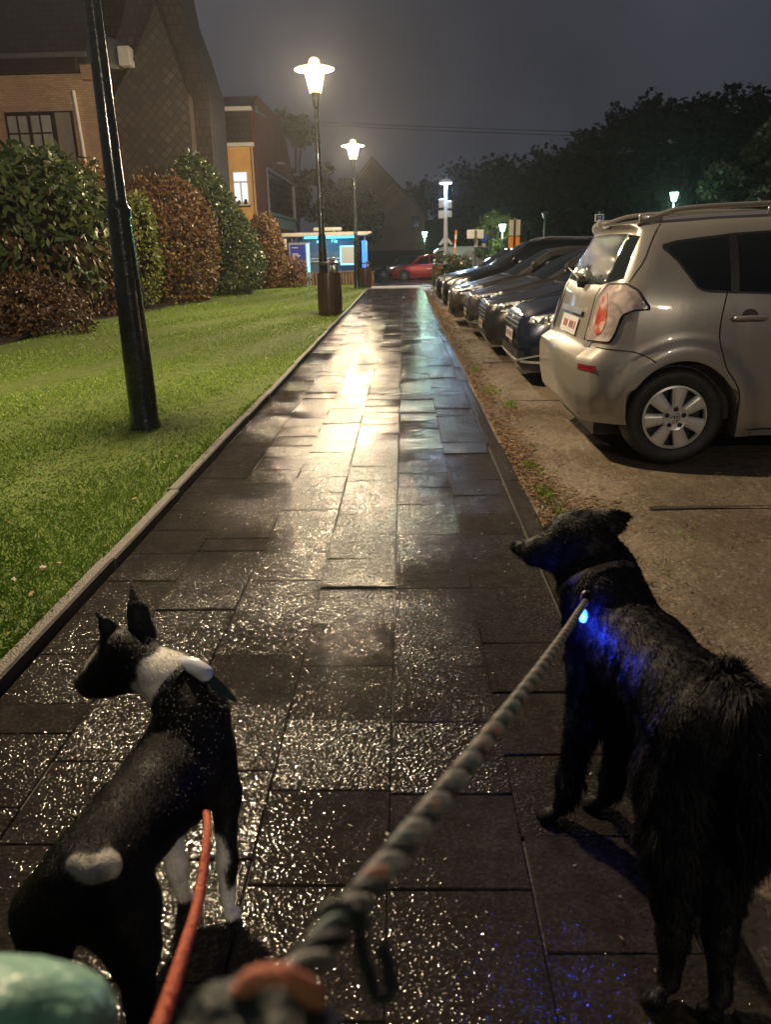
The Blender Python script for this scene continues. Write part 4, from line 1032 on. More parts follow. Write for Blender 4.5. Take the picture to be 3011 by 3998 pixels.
# tail lamps
tl = c.radial(42, 69, [(42,.742),(56.5,.748),(58,.80),(59.5,.90),(64,.930),(69,.935)], [(42,.80),(46.5,1.0),(50,1.062),(59.5,1.066),(64.5,1.03),(69,.945)], 'tail_light', 'lamp_tail', 26, 10, .010, True, cx=.74)
c.radial(47.5, 53.5, [(47.5,.82),(48.5,.79),(50,.775),(52,.79),(53.5,.84)], [(47.5,.88),(49,1.0),(50.5,1.03),(52,1.0),(53.5,.90)], 'red_lamp', 'lamp_red', 8, 8, .0135, True, cx=.74)
c.radial(40.8, 70.2, [(40.8,.73),(57,.736),(58.8,.79),(60.3,.89),(64,.919),(70.2,.925)], [(40.8,.80),(45.6,1.005),(49.2,1.072),(60,1.077),(65.2,1.04),(70.2,.947)], 'lamp_gasket', 'seam', 26, 8, .004, True, cx=.74)
c.radial(-9, 9, 1.383, 1.403, 'brake_light', 'reflector_red', 8, 3, .008, False, cx=1.05)
c.radial(63, 72, [(63,.575),(72,.57)], [(63,.61),(72,.605)], 'rear_reflector', 'reflector_red', 6, 3, .005, True, cx=.42)
# number plate with its garnish
pl = c.front(-.24, .24, .735, .845, 'number_plate', 'plate_white', 6, 3, .012)[0]
m = MB()
for k in range(7):
    if k == 1: continue
    y = .19 - .058*k; x = .125
    m.box(x-.006, x, y-.018, y+.018, .765, .775); m.box(x-.006, x, y-.018, y+.018, .80, .812); m.box(x-.006, x, y-.018+.028*(k%2), y-.010+.028*(k%2), .768, .81)
[c.front(y, y+.03, .768, .814, 'plate_character', 'plate_red', 3, 2, .0135, parent=pl) for y in (-.19,-.13,-.085,-.04,.05,.095,.14)]
c.front(-.30, .30, .868, .905, 'tailgate_garnish', 'chrome', 10, 4, .022)
c.front(.50, .62, .705, .735, 'badge', 'chrome', 4, 3, .006, True)
m = MB(); m.tube([(.245,-.02,1.07),(.215,-.02,1.075),(.20,.28,1.14)], [.016,.012,.008], 8); m.lathe([(0,-.03),(.035,-.02),(.04,.02),(0,.03)], 12, c=(.22,-.02,1.06), axis='X'); m.build('rear_wiper', M['black_plastic'], c.root, True)
# roof rails, antenna foot
for sg in (-1, 1):
    P = []
    for x in np.linspace(.42, 2.05, 24):
        h, _ = c.hit((x, sg*.50, 3), (0,0,-1)); u = (x-.42)/1.63
        P.append((x, sg*.505, h.z + .052*min(1, 7*u)*min(1, 7*(1-u)) + .004))
    MB().tube(P, [.014]+[.020]*22+[.012], 10, flat=.8).build('roof_rail', M['paint_beige'], c.root, True)
    m = MB()
    for x in (.50, 1.25, 1.95):
        h, _ = c.hit((x, sg*.50, 3), (0,0,-1)); m.box(x-.07, x+.07, sg*.505-.016, sg*.505+.016, h.z-.01, h.z+.045, .012)
    m.build('rail_feet', M['paint_beige'], c.root, True)
# panel seams
c.line([(.90,1.03),(.87,.86),(.875,.74),(.915,.60),(.985,.50),(1.02,.40),(1.02,.17)])
c.line([(1.735,1.35),(1.74,1.0),(1.75,.7),(1.76,.2)])
c.line([(.19,.708),(.30,.70),(.40,.685),(.47,.655),(.505,.63)])
P = []
for z in np.linspace(.72, 1.40, 16):
    th = np.interp(z, [.72,1.0,1.06,1.2,1.4], [40,41,44,47,47]); h, _ = c.hit((1.05 if z > 1.06 else .74, 0, z), (-math.cos(R(th)), -math.sin(R(th)), 0)); P.append(tuple(h))
for sg in (1, -1): MB().tube([(a, b*sg, d) for a, b, d in P], .0045, 5).build('seam', M['seam'], c.root, True)
c.handle(1.03, .872); c.handle(1.92, .86)
for x in (1.035,):
    p, _ = c.hit((x, -3, .872), (0,1,0))
    for sg in (1,-1): MB().lathe([(0,.002),(.05,-.001),(.052,.006)], 20, c=(x, (p.y-.001)*sg, .872), axis='Y', close=False).build('handle_recess', M['paint_grey'], c.root, True)
c.line([(1.03,.215),(1.6,.215),(2.6,.215),(2.88,.215)])
c.side(1.03, 2.88, .176, .208, 'sill_cover', 'paint_beige', 20, 3, .012)
c.mirror(2.55, .96, 'paint_beige')
c.place(.965, 5.32)

# --- the cars that face the path: one builder, each with its own proportions and face
def front_car(name, label, X, Y, mat, L=3.95, hw=.80, H=1.36, hood=.74, style='bars', suv=0.0, hl=(28, 58, .56, .66), grille=(.34,.58), spokes=5, z=0, fog=True, rails=False, chrome_lip=False, detail=1, group='cars parked along the path', x_cowl=.95, plate_z=.42, rz=0):
    s = suv
    def shear(q): return float(np.interp(q, [.12,.22,.40,.55+s,.70+s,.80+s], [.07,.0,.0,.012,.06,.11]))
    hb = hood+s; prof = dict(
     zb=[(0,.135+s*.6),(.4,.15+s*.5),(L-.5,.17+s*.5),(L,.26+s*.5)], zw=[(0,.42+s),(.6,.5+s),(L,.55+s)],
     zs=[(0,.56+s),(.25,.63+s),(.9,.80+s),(1.6,.86+s),(2.8,.90+s),(L-.3,.93+s),(L,.8+s)],
     zr=[(0,.62+s),(.2,hb-.045),(.8,hb+.055),(x_cowl+.1,hb+.10),(x_cowl+.75,H-.12),(x_cowl+1.1,H-.06),(L-1.0,H-.09),(L-.35,H-.26),(L-.1,.98+s),(L,.86+s)],
     zt=[(0,.66+s),(.06,hb-.045),(.25,hb),(.7,hb+.085),(x_cowl,hb+.14),(x_cowl+.4,hb+.385),(x_cowl+.78,H-.05),(x_cowl+1.2,H),(L-1.2,H-.01),(L-.5,H-.09),(L-.2,H-.3),(L,.9+s)],
     wb=[(0,.66),(.08,.82),(.3,.93),(.6,.95),(L-.5,.95),(L,.7)], ww=[(0,.68),(.03,.79),(.1,.88),(.25,.95),(.55,.99),(.8,1),(L-.6,1),(L-.15,.9),(L,.72)],
     ws=[(0,.56),(.05,.70),(.2,.84),(.5,.93),(.9,.96),(L-.7,.95),(L-.2,.85),(L,.66)], wr=[(0,.5),(.06,.62),(.3,.74),(.7,.80),(x_cowl,.80),(x_cowl+.5,.74),(x_cowl+1.0,.69),(L-.8,.68),(L-.2,.62),(L,.5)])
    wr = .29+s*.35
    c = Car(name, label, 'car', L, hw, prof, (.74, L-.80), wr, wr+.055, mat, shear, group)
    for x in c.wheels: c.wheel(x, wr, .19, spokes)
    a = x_cowl
    c.top(a+.04, a+.74, .60, .545, 'windscreen', 'cglass', bow=.07)
    if detail: c.top(a+.02, a+.10, .60, .60, 'scuttle', 'black_plastic', 4, 11, .003, bow=.07)
    zl = lambda x: float(np.interp(x, [a+.2, 2.8, L-.35], [.875+s, .915+s, .955+s]))
    c.side(a+.42, a+1.25, [(a+.42, zl(a+.42)), (a+1.25, zl(a+1.25))], [(a+.42, zl(a+.42)+.03), (a+.8, H-.17), (a+1.25, H-.115)], 'side_window', 'cglass', 14, 6)
    c.side(a+1.31, a+2.05, [(a+1.31, zl(a+1.31)), (a+2.05, zl(a+2.05))], [(a+1.31, H-.115), (a+2.05, H-.15)], 'side_window', 'cglass', 10, 6)
    c.side(a+2.10, a+2.42, [(a+2.10, zl(a+2.1)), (a+2.42, zl(a+2.42)+.1)], [(a+2.10, H-.155), (a+2.42, H-.24)], 'quarter_window', 'cglass', 8, 5)
    t0, t1, z0, z1 = hl
    hlm = c.radial(t0, t1, [(t0, z0+s+.02), (t0+(t1-t0)*.5, z0+s), (t1, z0+s+.05)], [(t0, z1+s-.035), (t0+(t1-t0)*.5, z1+s-.005), (t1, z1+s+.02)], 'headlight', 'lamp_clear', 16, 6, .008, True, cx=.95)
    c.radial(t0-1.2, t1+1.2, [(t0-1.2, z0+s+.008), (t0+(t1-t0)*.5, z0+s-.012), (t1+1.2, z0+s+.04)], [(t0-1.2, z1+s-.025), (t0+(t1-t0)*.5, z1+s+.006), (t1+1.2, z1+s+.03)], 'headlight_rim', 'black_plastic', 16, 5, .004, True, cx=.95)
    if detail:
        for k, o in enumerate(hlm):
            sg = -1 if k == 0 else 1
            for th in (t0+(t1-t0)*.38, t0+(t1-t0)*.68):
                h, _ = c.hit((.95-4*math.cos(R(th)), -4*math.sin(R(th)), (z0+z1)/2+s), (math.cos(R(th)), math.sin(R(th)), 0))
                if h is not None:
                    m = MB(); m.lathe([(.0,-.02),(.026,-.018),(.034,-.004),(.036,.008)], 16, c=(h.x-.008, h.y*(-sg if sg > 0 else 1), h.z+.002), axis='X', close=False); m.build('lens', M['chrome'], o, True)
    g0, g1 = grille
    c.radial(-25, 25, g0+s, g1+s, 'grille', 'black_plastic', 18, 6, .006, False, cx=.95)
    m_ = 5 if style in ('bars', 'slats') else (3 if style == 'twin' else 2)
    for k in range(m_):
        zz = g0+s + (g1-g0)*(k+.6)/m_
        c.radial(-23 if style != 'twin' else -27, 23 if style != 'twin' else 27, zz-.007, zz+.007, 'grille_bar', 'chrome', 16, 3, .016, False, cx=.95)
    c.radial(-26, 26, g1+s+.002, g1+s+.018, 'grille_trim', 'chrome', 18, 3, .014, False, cx=.95)
    h, _ = c.hit((-2, 0, (g1+s)-.02), (1, 0, 0))
    m = MB(); m.lathe([(0,-.022),(.045,-.018),(.052,-.004)], 24, c=(h.x-.006, 0, g1+s-.045), axis='X', close=False); m.build('emblem', M['chrome'], c.root, True)
    p = c.front(-.24, .24, plate_z+s-.052, plate_z+s+.052, 'number_plate', 'plate_white', 6, 3, .022)[0]
    [c.front(y, y+.032, plate_z+s-.024, plate_z+s+.024, 'plate_character', 'plate_red', 3, 2, .0235, parent=p) for y in (-.19,-.13,-.085,-.04,.05,.095,.14)] if detail else None
    c.radial(-36, 36, .225+s, .315+s, 'lower_grille', 'black_plastic', 18, 4, .005, False, cx=.95)
    if fog:
        fl = c.radial(40, 56, [(40,.25+s),(56,.27+s)], [(40,.36+s),(48,.40+s),(56,.37+s)], 'fog_recess', 'black_plastic', 9, 5, .005, True, cx=.95)
        for k, o in enumerate(fl):
            h, _ = c.hit((.95-4*math.cos(R(47)),-4*math.sin(R(47)),.32+s), (math.cos(R(47)), math.sin(R(47)), 0)); m = MB(); m.lathe([(0,-.018),(.03,-.016),(.04,-.004),(.042,.006)], 18, c=(h.x-.012, h.y*(1 if k == 0 else -1), .32+s), axis='X', close=False); m.build('fog_lamp', M['lamp_clear'], o, True)
    if chrome_lip:
        c.radial(-48, 48, [(-48,.30+s),(-30,.215+s),(30,.215+s),(48,.30+s)], [(-48,.315+s),(-30,.235+s),(30,.235+s),(48,.315+s)], 'bumper_trim', 'chrome', 24, 3, .016, False, cx=.95)
        c.radial(-52, 52, [(-52,.20+s*.6+.02),(52,.20+s*.6+.02)], [(-52,.20+s*.6+.045),(52,.20+s*.6+.045)], 'bumper_lip', 'chrome', 24, 3, .014, False, cx=.95)
    # bonnet and door seams, handles, mirrors
    c.line([(a+.36, zl(a+.42)), (a+.40,.6+s), (a+.42,.22+s)]); c.line([(a+1.28, H-.13), (a+1.28,.6+s), (a+1.26,.22+s)]); c.line([(a+2.07, H-.17), (a+2.05,.75+s), (a+1.86,.5+s)])
    c.line([(.30,.655+s), (.55,.715+s), (.85,.775+s), (a+.3,.845+s)])
    c.handle(a+1.1, .80+s); c.handle(a+1.86, .82+s); c.mirror(a+.46, .93+s, mat)
    c.radial(176, 184, .72+s, .80+s, 'rear_plate', 'plate_white', 4, 3, .006, False, cx=2.2)
    if rails:
        for sg in (-1, 1):
            P = []
            for x in np.linspace(a+.95, L-.75, 16):
                h, _ = c.hit((x, sg*.48, 3), (0,0,-1)); u = (x-a-.95)/(L-.75-a-.95); P.append((x, sg*.485, h.z + .04*min(1, 6*u)*min(1, 6*(1-u)) + .004))
            MB().tube(P, .014, 8).build('roof_rail', M['chrome'], c.root, True)
    c.place(X, Y, rz, z); return c
front_car('parked_car', 'dark navy car with slim headlight parked next to the silver carrier', 1.10, 8.0, 'paint_navy', 4.1, .82, 1.42, .76, 'twin', .03, (34, 62, .565, .665), (.50,.63), 5, chrome_lip=True, plate_z=.43)
front_car('parked_car', 'dark graphite car with a tall grille of shining slats', 1.03, 10.3, 'paint_graphite', 3.9, .80, 1.30, .70, 'slats', .0, (32, 58, .545, .665), (.40,.64), 5, plate_z=.36)
front_car('parked_car', 'grey car with chrome trimmed bumper between graphite and bronze cars', .99, 12.4, 'paint_grey', 3.9, .79, 1.30, .70, 'bars', .0, (30, 57, .56, .655), (.44,.60), 6, chrome_lip=True, plate_z=.36)
front_car('parked_car', 'bronze grey car with large rounded headlight', .84, 14.5, 'paint_bronze', 3.9, .79, 1.31, .69, 'one', .0, (30, 62, .535, .67), (.46,.56), 7, plate_z=.32)
front_car('parked_car', 'tall black car with roof rails behind the bronze one', .84, 17.0, 'paint_black', 4.1, .82, 1.46, .76, 'twin', .05, (33, 60, .55, .66), (.48,.60), 5, rails=True, plate_z=.4)
front_car('parked_car', 'black car farthest along the row beside the clipped hedge', .82, 19.9, 'paint_black', 3.9, .79, 1.33, .72, 'bars', .0, (30, 58, .55, .65), (.42,.58), 5, plate_z=.36)
front_car('passing_car', 'red hatchback on the road past the end of the path', -.72, 47.0, 'paint_red', 4.2, .82, 1.42, .74, 'one', .0, (32, 60, .56, .66), (.42,.52), 7, z=-.36, detail=0, group='cars on the road')
front_car('passing_car', 'dark hatchback to the left of the red one on the road', -2.0, 50.5, 'paint_navy', 4.0, .80, 1.38, .72, 'bars', .0, (32, 60, .55, .65), (.42,.56), 7, z=-.38, detail=0, group='cars on the road')
# white van behind them
def shear_van(q): return float(np.interp(q, [.2,.5,.9,1.2], [.06,0,.05,.12]))
L = 4.9
prof = dict(zb=[(0,.25),(L,.25)], zw=[(0,.55),(L,.6)], zs=[(0,.75),(.4,.95),(.9,1.1),(L,1.1)], zr=[(0,.82),(.5,1.02),(.85,1.15),(1.5,1.72),(1.9,1.8),(L-.2,1.8),(L,1.7)],
 zt=[(0,.86),(.3,.98),(.8,1.16),(1.5,1.82),(1.9,1.92),(L-.2,1.92),(L,1.8)], wb=[(0,.75),(.3,.93),(L,.93)], ww=[(0,.7),(.15,.9),(.5,1),(L-.1,1),(L,.95)], ws=[(0,.66),(.3,.9),(.8,.97),(L-.1,.97),(L,.93)], wr=[(0,.6),(.4,.8),(1.2,.8),(1.8,.86),(L-.1,.86),(L,.82)])
c = Car('parked_van', 'white van standing behind the red hatchback', 'van', L, .9, prof, (.85, L-1.0), .31, .37, 'paint_white', shear_van)
for x in c.wheels: c.wheel(x, .31, .2, 6)
c.side(1.0, 1.95, [(1.0,1.13),(1.95,1.12)], [(1.0,1.16),(1.5,1.6),(1.95,1.68)], 'side_window', 'cglass', 12, 6); c.top(.9, 1.5, .66, .66, 'windscreen', 'cglass')
c.radial(34, 62, .66, .82, 'headlight', 'lamp_clear', 10, 5, .008, True, cx=1.0); c.side(4.80, 4.86, .95, 1.35, 'tail_light', 'reflector_red', 3, 4)
c.line([(2.0,1.72),(2.0,.3)]); c.line([(3.1,1.78),(3.1,.3)]); c.mirror(1.2, 1.2, 'black_plastic')
c.place(.75, 52.5, 0, -.40)
HOUND = [
  ('torso', 0.010, [(-0.4396, 1.3082, 0.395, 0.0679), (-0.4481, 1.285, 0.345, 0.0808), (-0.4678, 1.2023, 0.315, 0.0889), (-0.4934, 1.0785, 0.33, 0.0758), (-0.5164, 0.9468, 0.345, 0.0745)]),
  ('neck', 0.010, [(-0.5608, 1.3799, 0.475, 0.0485), (-0.4903, 1.3479, 0.452, 0.0516), (-0.4424, 1.3082, 0.395, 0.0679)]),
  ('chest', 0.010, [(-0.4768, 1.3322, 0.27, 0.0688), (-0.4916, 1.2412, 0.25, 0.0747)]),
  ('legFR', 0.006, [(-0.4124, 1.3152, 0.3, 0.0502), (-0.3863, 1.2901, 0.215, 0.03), (-0.3795, 1.226, 0.1, 0.0181), (-0.3751, 1.1884, 0.035, 0.0161)]),
  ('legFL', 0.006, [(-0.4944, 1.2584, 0.27, 0.047), (-0.4878, 1.2178, 0.19, 0.027), (-0.4814, 1.2159, 0.1, 0.019), (-0.4778, 1.2118, 0.035, 0.0173)]),
  ('legHR', 0.008, [(-0.5064, 0.963, 0.3, 0.0725), (-0.4905, 0.9684, 0.245, 0.0637), (-0.4731, 0.9577, 0.17, 0.0424), (-0.4629, 0.9288, 0.1, 0.0211), (-0.4655, 0.8909, 0.03, 0.017)]),
  ('legHL', 0.008, [(-0.5583, 0.9487, 0.3, 0.068), (-0.5923, 0.9465, 0.265, 0.0594), (-0.6188, 0.9437, 0.17, 0.039), (-0.6205, 0.899, 0.1, 0.0207), (-0.6257, 0.8607, 0.03, 0.0167)]),
  ('head', 0.006, [(-0.5667, 1.381, 0.47, 0.0486), (-0.6023, 1.3883, 0.487, 0.0536), (-0.6316, 1.3647, 0.468, 0.0376), (-0.6526, 1.3493, 0.45, 0.024), (-0.6727, 1.3497, 0.44, 0.0164)]),
  ('jaw', 0.006, [(-0.5762, 1.3802, 0.455, 0.041), (-0.6192, 1.3561, 0.45, 0.0289), (-0.655, 1.3442, 0.44, 0.0163)]),
  ('tail', 0.008, [(-0.5187, 0.8741, 0.35, 0.0211), (-0.5523, 0.8981, 0.375, 0.0157), (-0.5454, 0.9371, 0.387, 0.0124), (-0.5288, 0.965, 0.396, 0.0112), (-0.4887, 0.9393, 0.396, 0.0095), (-0.4638, 0.911, 0.394, 0.01), (-0.4837, 0.8946, 0.401, 0.0112), (-0.5127, 0.9054, 0.403, 0.0099)]),
]
HOUND_ears = [
  ('ear', [(-0.5645, 1.4166, 0.525, 0.0304), (-0.5737, 1.4309, 0.568, 0.0206), (-0.5941, 1.4649, 0.615, 0.0079)], (-0.25, 0.8, -0.45)),
  ('ear', [(-0.6063, 1.3901, 0.52, 0.0261), (-0.6257, 1.3931, 0.55, 0.0164), (-0.6566, 1.404, 0.594, 0.0063)], (-0.35, 0.75, -0.4)),
]
HOUND_paws = [[(-0.3669, 1.1607, 0.02, 0.0186), (-0.3555, 1.1767, 0.012, 0.009), (-0.3619, 1.1847, 0.012, 0.009), (-0.3719, 1.1847, 0.012, 0.009), (-0.3782, 1.1767, 0.012, 0.009)], [(-0.4726, 1.2063, 0.02, 0.0183), (-0.463, 1.223, 0.012, 0.0088), (-0.47, 1.2302, 0.012, 0.0088), (-0.4798, 1.2292, 0.012, 0.0088), (-0.4852, 1.2208, 0.012, 0.0088)], [(-0.4655, 0.8717, 0.02, 0.0175), (-0.4548, 0.8867, 0.012, 0.0085), (-0.4608, 0.8942, 0.012, 0.0085), (-0.4702, 0.8942, 0.012, 0.0085), (-0.4761, 0.8867, 0.012, 0.0085)], [(-0.6234, 0.8409, 0.02, 0.0171), (-0.6144, 0.8566, 0.012, 0.0083), (-0.621, 0.8634, 0.012, 0.0083), (-0.6302, 0.8624, 0.012, 0.0083), (-0.6353, 0.8545, 0.012, 0.0083)]]
SETTER = [
  ('head', 0.012, [(0.4065, 1.6265, 0.64, 0.0617), (0.3845, 1.6438, 0.645, 0.0537), (0.3417, 1.6374, 0.625, 0.0322), (0.3033, 1.6469, 0.61, 0.0238), (0.266, 1.6855, 0.602, 0.0166)]),
  ('jaw', 0.012, [(0.4046, 1.64, 0.6, 0.0497), (0.3491, 1.6303, 0.6, 0.0258), (0.2914, 1.6375, 0.6, 0.0151)]),
  ('neck', 0.013, [(0.4176, 1.6294, 0.61, 0.0589), (0.4348, 1.6138, 0.57, 0.0835), (0.4438, 1.5616, 0.53, 0.088), (0.4641, 1.5419, 0.47, 0.0985)]),
  ('torso', 0.013, [(0.461, 1.5419, 0.47, 0.0985), (0.4964, 1.3965, 0.465, 0.0945), (0.5177, 1.2581, 0.465, 0.0919), (0.5417, 1.1689, 0.455, 0.0983)]),
  ('chest', 0.016, [(0.4427, 1.5402, 0.4, 0.0722), (0.4788, 1.5222, 0.35, 0.07), (0.523, 1.3521, 0.36, 0.069)]),
  ('legFL', 0.020, [(0.4084, 1.5132, 0.38, 0.0462), (0.3964, 1.4878, 0.25, 0.0319), (0.3692, 1.4671, 0.1, 0.0216), (0.3558, 1.4628, 0.035, 0.0196)]),
  ('legFR', 0.020, [(0.4883, 1.4537, 0.38, 0.0467), (0.4814, 1.4551, 0.26, 0.0312), (0.4701, 1.4706, 0.11, 0.0216), (0.4666, 1.4944, 0.035, 0.0199)]),
  ('legHL', 0.018, [(0.5076, 1.1696, 0.43, 0.0797), (0.488, 1.1557, 0.35, 0.0746), (0.4717, 1.1043, 0.26, 0.0569), (0.4701, 1.072, 0.17, 0.0334), (0.4673, 1.0377, 0.11, 0.0232), (0.4592, 1.0125, 0.035, 0.0207)]),
  ('legHR', 0.018, [(0.5862, 1.1691, 0.43, 0.0838), (0.595, 1.1553, 0.35, 0.071), (0.5744, 1.1039, 0.25, 0.0502), (0.559, 1.0671, 0.17, 0.0316), (0.55, 1.038, 0.11, 0.0231), (0.5406, 0.9863, 0.035, 0.0211)]),
  ('tail', 0.050, [(0.5636, 1.1773, 0.55, 0.0246), (0.5696, 1.1064, 0.54, 0.0234), (0.5871, 1.0749, 0.48, 0.0216), (0.5836, 1.0566, 0.42, 0.017), (0.5669, 1.0375, 0.37, 0.0093)]),
]
SETTER_ears = [
  ('ear', [(0.4275, 1.6541, 0.675, 0.0322), (0.469, 1.6298, 0.69, 0.0243), (0.5061, 1.6382, 0.7, 0.0127)], (0.1, 0.7, -0.5)),
  ('earb', [(0.4404, 1.6206, 0.678, 0.0253), (0.4802, 1.6139, 0.68, 0.0157)], (0.1, 0.7, -0.5)),
  ('earfar', [(0.3941, 1.6873, 0.675, 0.0175), (0.4195, 1.67, 0.69, 0.0108)], (0.1, 0.7, -0.5)),
]
SETTER_paws = [[(0.3371, 1.4446, 0.02, 0.0247), (0.3328, 1.4703, 0.012, 0.012), (0.3193, 1.4719, 0.012, 0.012), (0.3099, 1.4624, 0.012, 0.012), (0.3115, 1.4489, 0.012, 0.012)], [(0.4481, 1.485, 0.02, 0.0242), (0.448, 1.5104, 0.012, 0.0117), (0.4353, 1.5141, 0.012, 0.0117), (0.4247, 1.5065, 0.012, 0.0117), (0.424, 1.4933, 0.012, 0.0117)], [(0.4364, 0.9814, 0.02, 0.0224), (0.4371, 1.0051, 0.012, 0.0109), (0.4254, 1.0088, 0.012, 0.0109), (0.4153, 1.0021, 0.012, 0.0109), (0.4143, 0.9899, 0.012, 0.0109)], [(0.5224, 0.9542, 0.02, 0.022), (0.526, 0.977, 0.012, 0.0106), (0.515, 0.9821, 0.012, 0.0106), (0.5045, 0.9768, 0.012, 0.0106), (0.502, 0.965, 0.012, 0.0106)]]
# ------------------------------------------------------------------ the two dogs: one skin each, grown round a skeleton of tapered limbs
def cone_sdf(Pt, a, b, ra, rb):
    ba = b - a; L2 = max(ba@ba, 1e-9); t = np.clip(((Pt - a)@ba)/L2, 0, 1)
    return np.linalg.norm(Pt - a - t[..., None]*ba, axis=-1) - (ra + (rb-ra)*t)
def smin(a, b, k):
    h = np.clip(.5 + .5*(b-a)/k, 0, 1)
    return b + (a-b)*h - k*h*(1-h)
def surface_nets(D, lo, h):
    """naive surface nets: one vertex in every cell the surface crosses"""
    nx, ny, nz = D.shape; S_ = D < 0
    c = [(i, j, k) for i in (0,1) for j in (0,1) for k in (0,1)]
    cnt = sum(S_[i:nx-1+i, j:ny-1+j, k:nz-1+k].astype(np.int8) for i, j, k in c)
    act = (cnt > 0) & (cnt < 8); idx = np.full(act.shape, -1); ids = np.argwhere(act); idx[act] = np.arange(len(ids))
    acc = np.zeros((len(ids), 3)); num = np.zeros(len(ids))
    def val(o): return D[ids[:, 0]+o[0], ids[:, 1]+o[1], ids[:, 2]+o[2]]
    for p in c:
        for ax in range(3):
            if p[ax]: continue
            q = list(p); q[ax] = 1; a, b = val(p), val(q); cr = (a < 0) != (b < 0)
            t = np.where(cr, a/(a-b+1e-12), 0); pos = np.tile(np.array(p, float), (len(ids), 1)); pos[:, ax] += t
            acc[cr] += pos[cr]; num[cr] += 1
    V = (ids + acc/num[:, None])*h + lo
    F = []
    for ax in range(3):
        o1, o2 = [(1,2),(2,0),(0,1)][ax]
        sl = [slice(1, -1)]*3; sl[ax] = slice(0, -1)
        s2 = list(sl); s2[ax] = slice(1, None)
        A = S_[tuple(sl)]; B = S_[tuple(s2)]; e = np.argwhere(A != B); 
        if not len(e): continue
        fl = A[tuple(e.T)]
        off = np.array([1,1,1]); off[ax] = 0; e = e + off
        ok = np.ones(len(e), bool)
        def cell(d1, d2):
            q = e.copy(); q[:, o1] -= d1; q[:, o2] -= d2
            return idx[tuple(np.clip(q, 0, np.array(idx.shape)-1).T)]
        Q = np.stack([cell(0,0), cell(1,0), cell(1,1), cell(0,1)], 1)
        Q[~fl] = Q[~fl][:, ::-1]
        F.append(Q[(Q >= 0).all(1)])
    return V, np.concatenate(F)

class DogSkin:
    def __init__(s, chains, ears, paws, k=.022, h=.006):
        s.pr = []
        for nm, fl, ch in chains:
            for a, b in zip(ch[:-1], ch[1:]): s.pr.append((nm, fl, np.array(a[:3]), np.array(b[:3]), a[3], b[3], None, k))
        for nm, ch, nn in ears:
            for a, b in zip(ch[:-1], ch[1:]): s.pr.append((nm, .008, np.array(a[:3]), np.array(b[:3]), a[3], b[3], np.array(nn)/np.linalg.norm(nn), .010))
        for pw in paws:
            c = np.array(pw[0][:3])
            for q in pw[1:]: s.pr.append(('paw', .006, c + (np.array(q[:3])-c)*.4 + [0,0,.004], np.array(q[:3]), pw[0][3]*.62, q[3], None, .006))
        allp = np.array([p[2] for p in s.pr] + [p[3] for p in s.pr]); lo = allp.min(0) - .13; hi = allp.max(0) + .13; lo[2] = max(lo[2], -.03)
        g = [np.arange(lo[i], hi[i], h) for i in range(3)]
        D = np.full((len(g[0]), len(g[1]), len(g[2])), 1.0, np.float64)
        for pr in s.pr:                                    # each limb only touches its own neighbourhood
            m = max(pr[4], pr[5]) + .07; l = np.minimum(pr[2], pr[3]) - m; u = np.maximum(pr[2], pr[3]) + m
            sl = tuple(slice(max(0, int((l[i]-lo[i])/h)), max(0, int((u[i]-lo[i])/h)+2)) for i in range(3))
            X = np.stack(np.meshgrid(g[0][sl[0]], g[1][sl[1]], g[2][sl[2]], indexing='ij'), -1)
            D[sl] = smin(D[sl], s.one(X, pr), pr[7])
        for _ in range(2):                                 # soften the creases a little
            D[1:-1,1:-1,1:-1] = (D[1:-1,1:-1,1:-1]*2 + (D[2:,1:-1,1:-1]+D[:-2,1:-1,1:-1]+D[1:-1,2:,1:-1]+D[1:-1,:-2,1:-1]+D[1:-1,1:-1,2:]+D[1:-1,1:-1,:-2])/3)/4
        s.V, s.F = surface_nets(D, lo, h)
        e1 = s.V[s.F[:, 2]]-s.V[s.F[:, 0]]; e2 = s.V[s.F[:, 3]]-s.V[s.F[:, 1]]; n = np.cross(e1, e2)
        s.area = np.linalg.norm(n, axis=1)/2; s.fn = n/(2*s.area[:, None]+1e-12)
        # orient outwards
        c = s.V[s.F].mean(1); 
        if (s.fdist(c + s.fn*.004) < s.fdist(c)).mean() > .5: s.F = s.F[:, ::-1]; s.fn = -s.fn
        s.c = c
    def one(s, X, pr):
        nm, fl, a, b, ra, rb, nn, k = pr
        if nn is None: return cone_sdf(X, a, b, ra, rb)
        q = X - a; dn = q@nn; X2 = a + q + (dn*1.6)[..., None]*nn; b2 = b + ((b-a)@nn)*1.6*nn
        return cone_sdf(X2, a, b2, ra, rb)/1.8
    def fdist(s, P): return np.min([s.one(P, p) for p in s.pr], 0)
    def owner(s, P):
        D = np.array([s.one(P, p) for p in s.pr]); return D.argmin(0)
    def scatter(s, n, rng):
        f = rng.choice(len(s.F), n, p=s.area/s.area.sum()); u, v = rng.random(n)[:, None], rng.random(n)[:, None]; Q = s.V[s.F[f]]
        return (Q[:, 0]*(1-u)+Q[:, 1]*u)*(1-v) + (Q[:, 3]*(1-u)+Q[:, 2]*u)*v, s.fn[f]

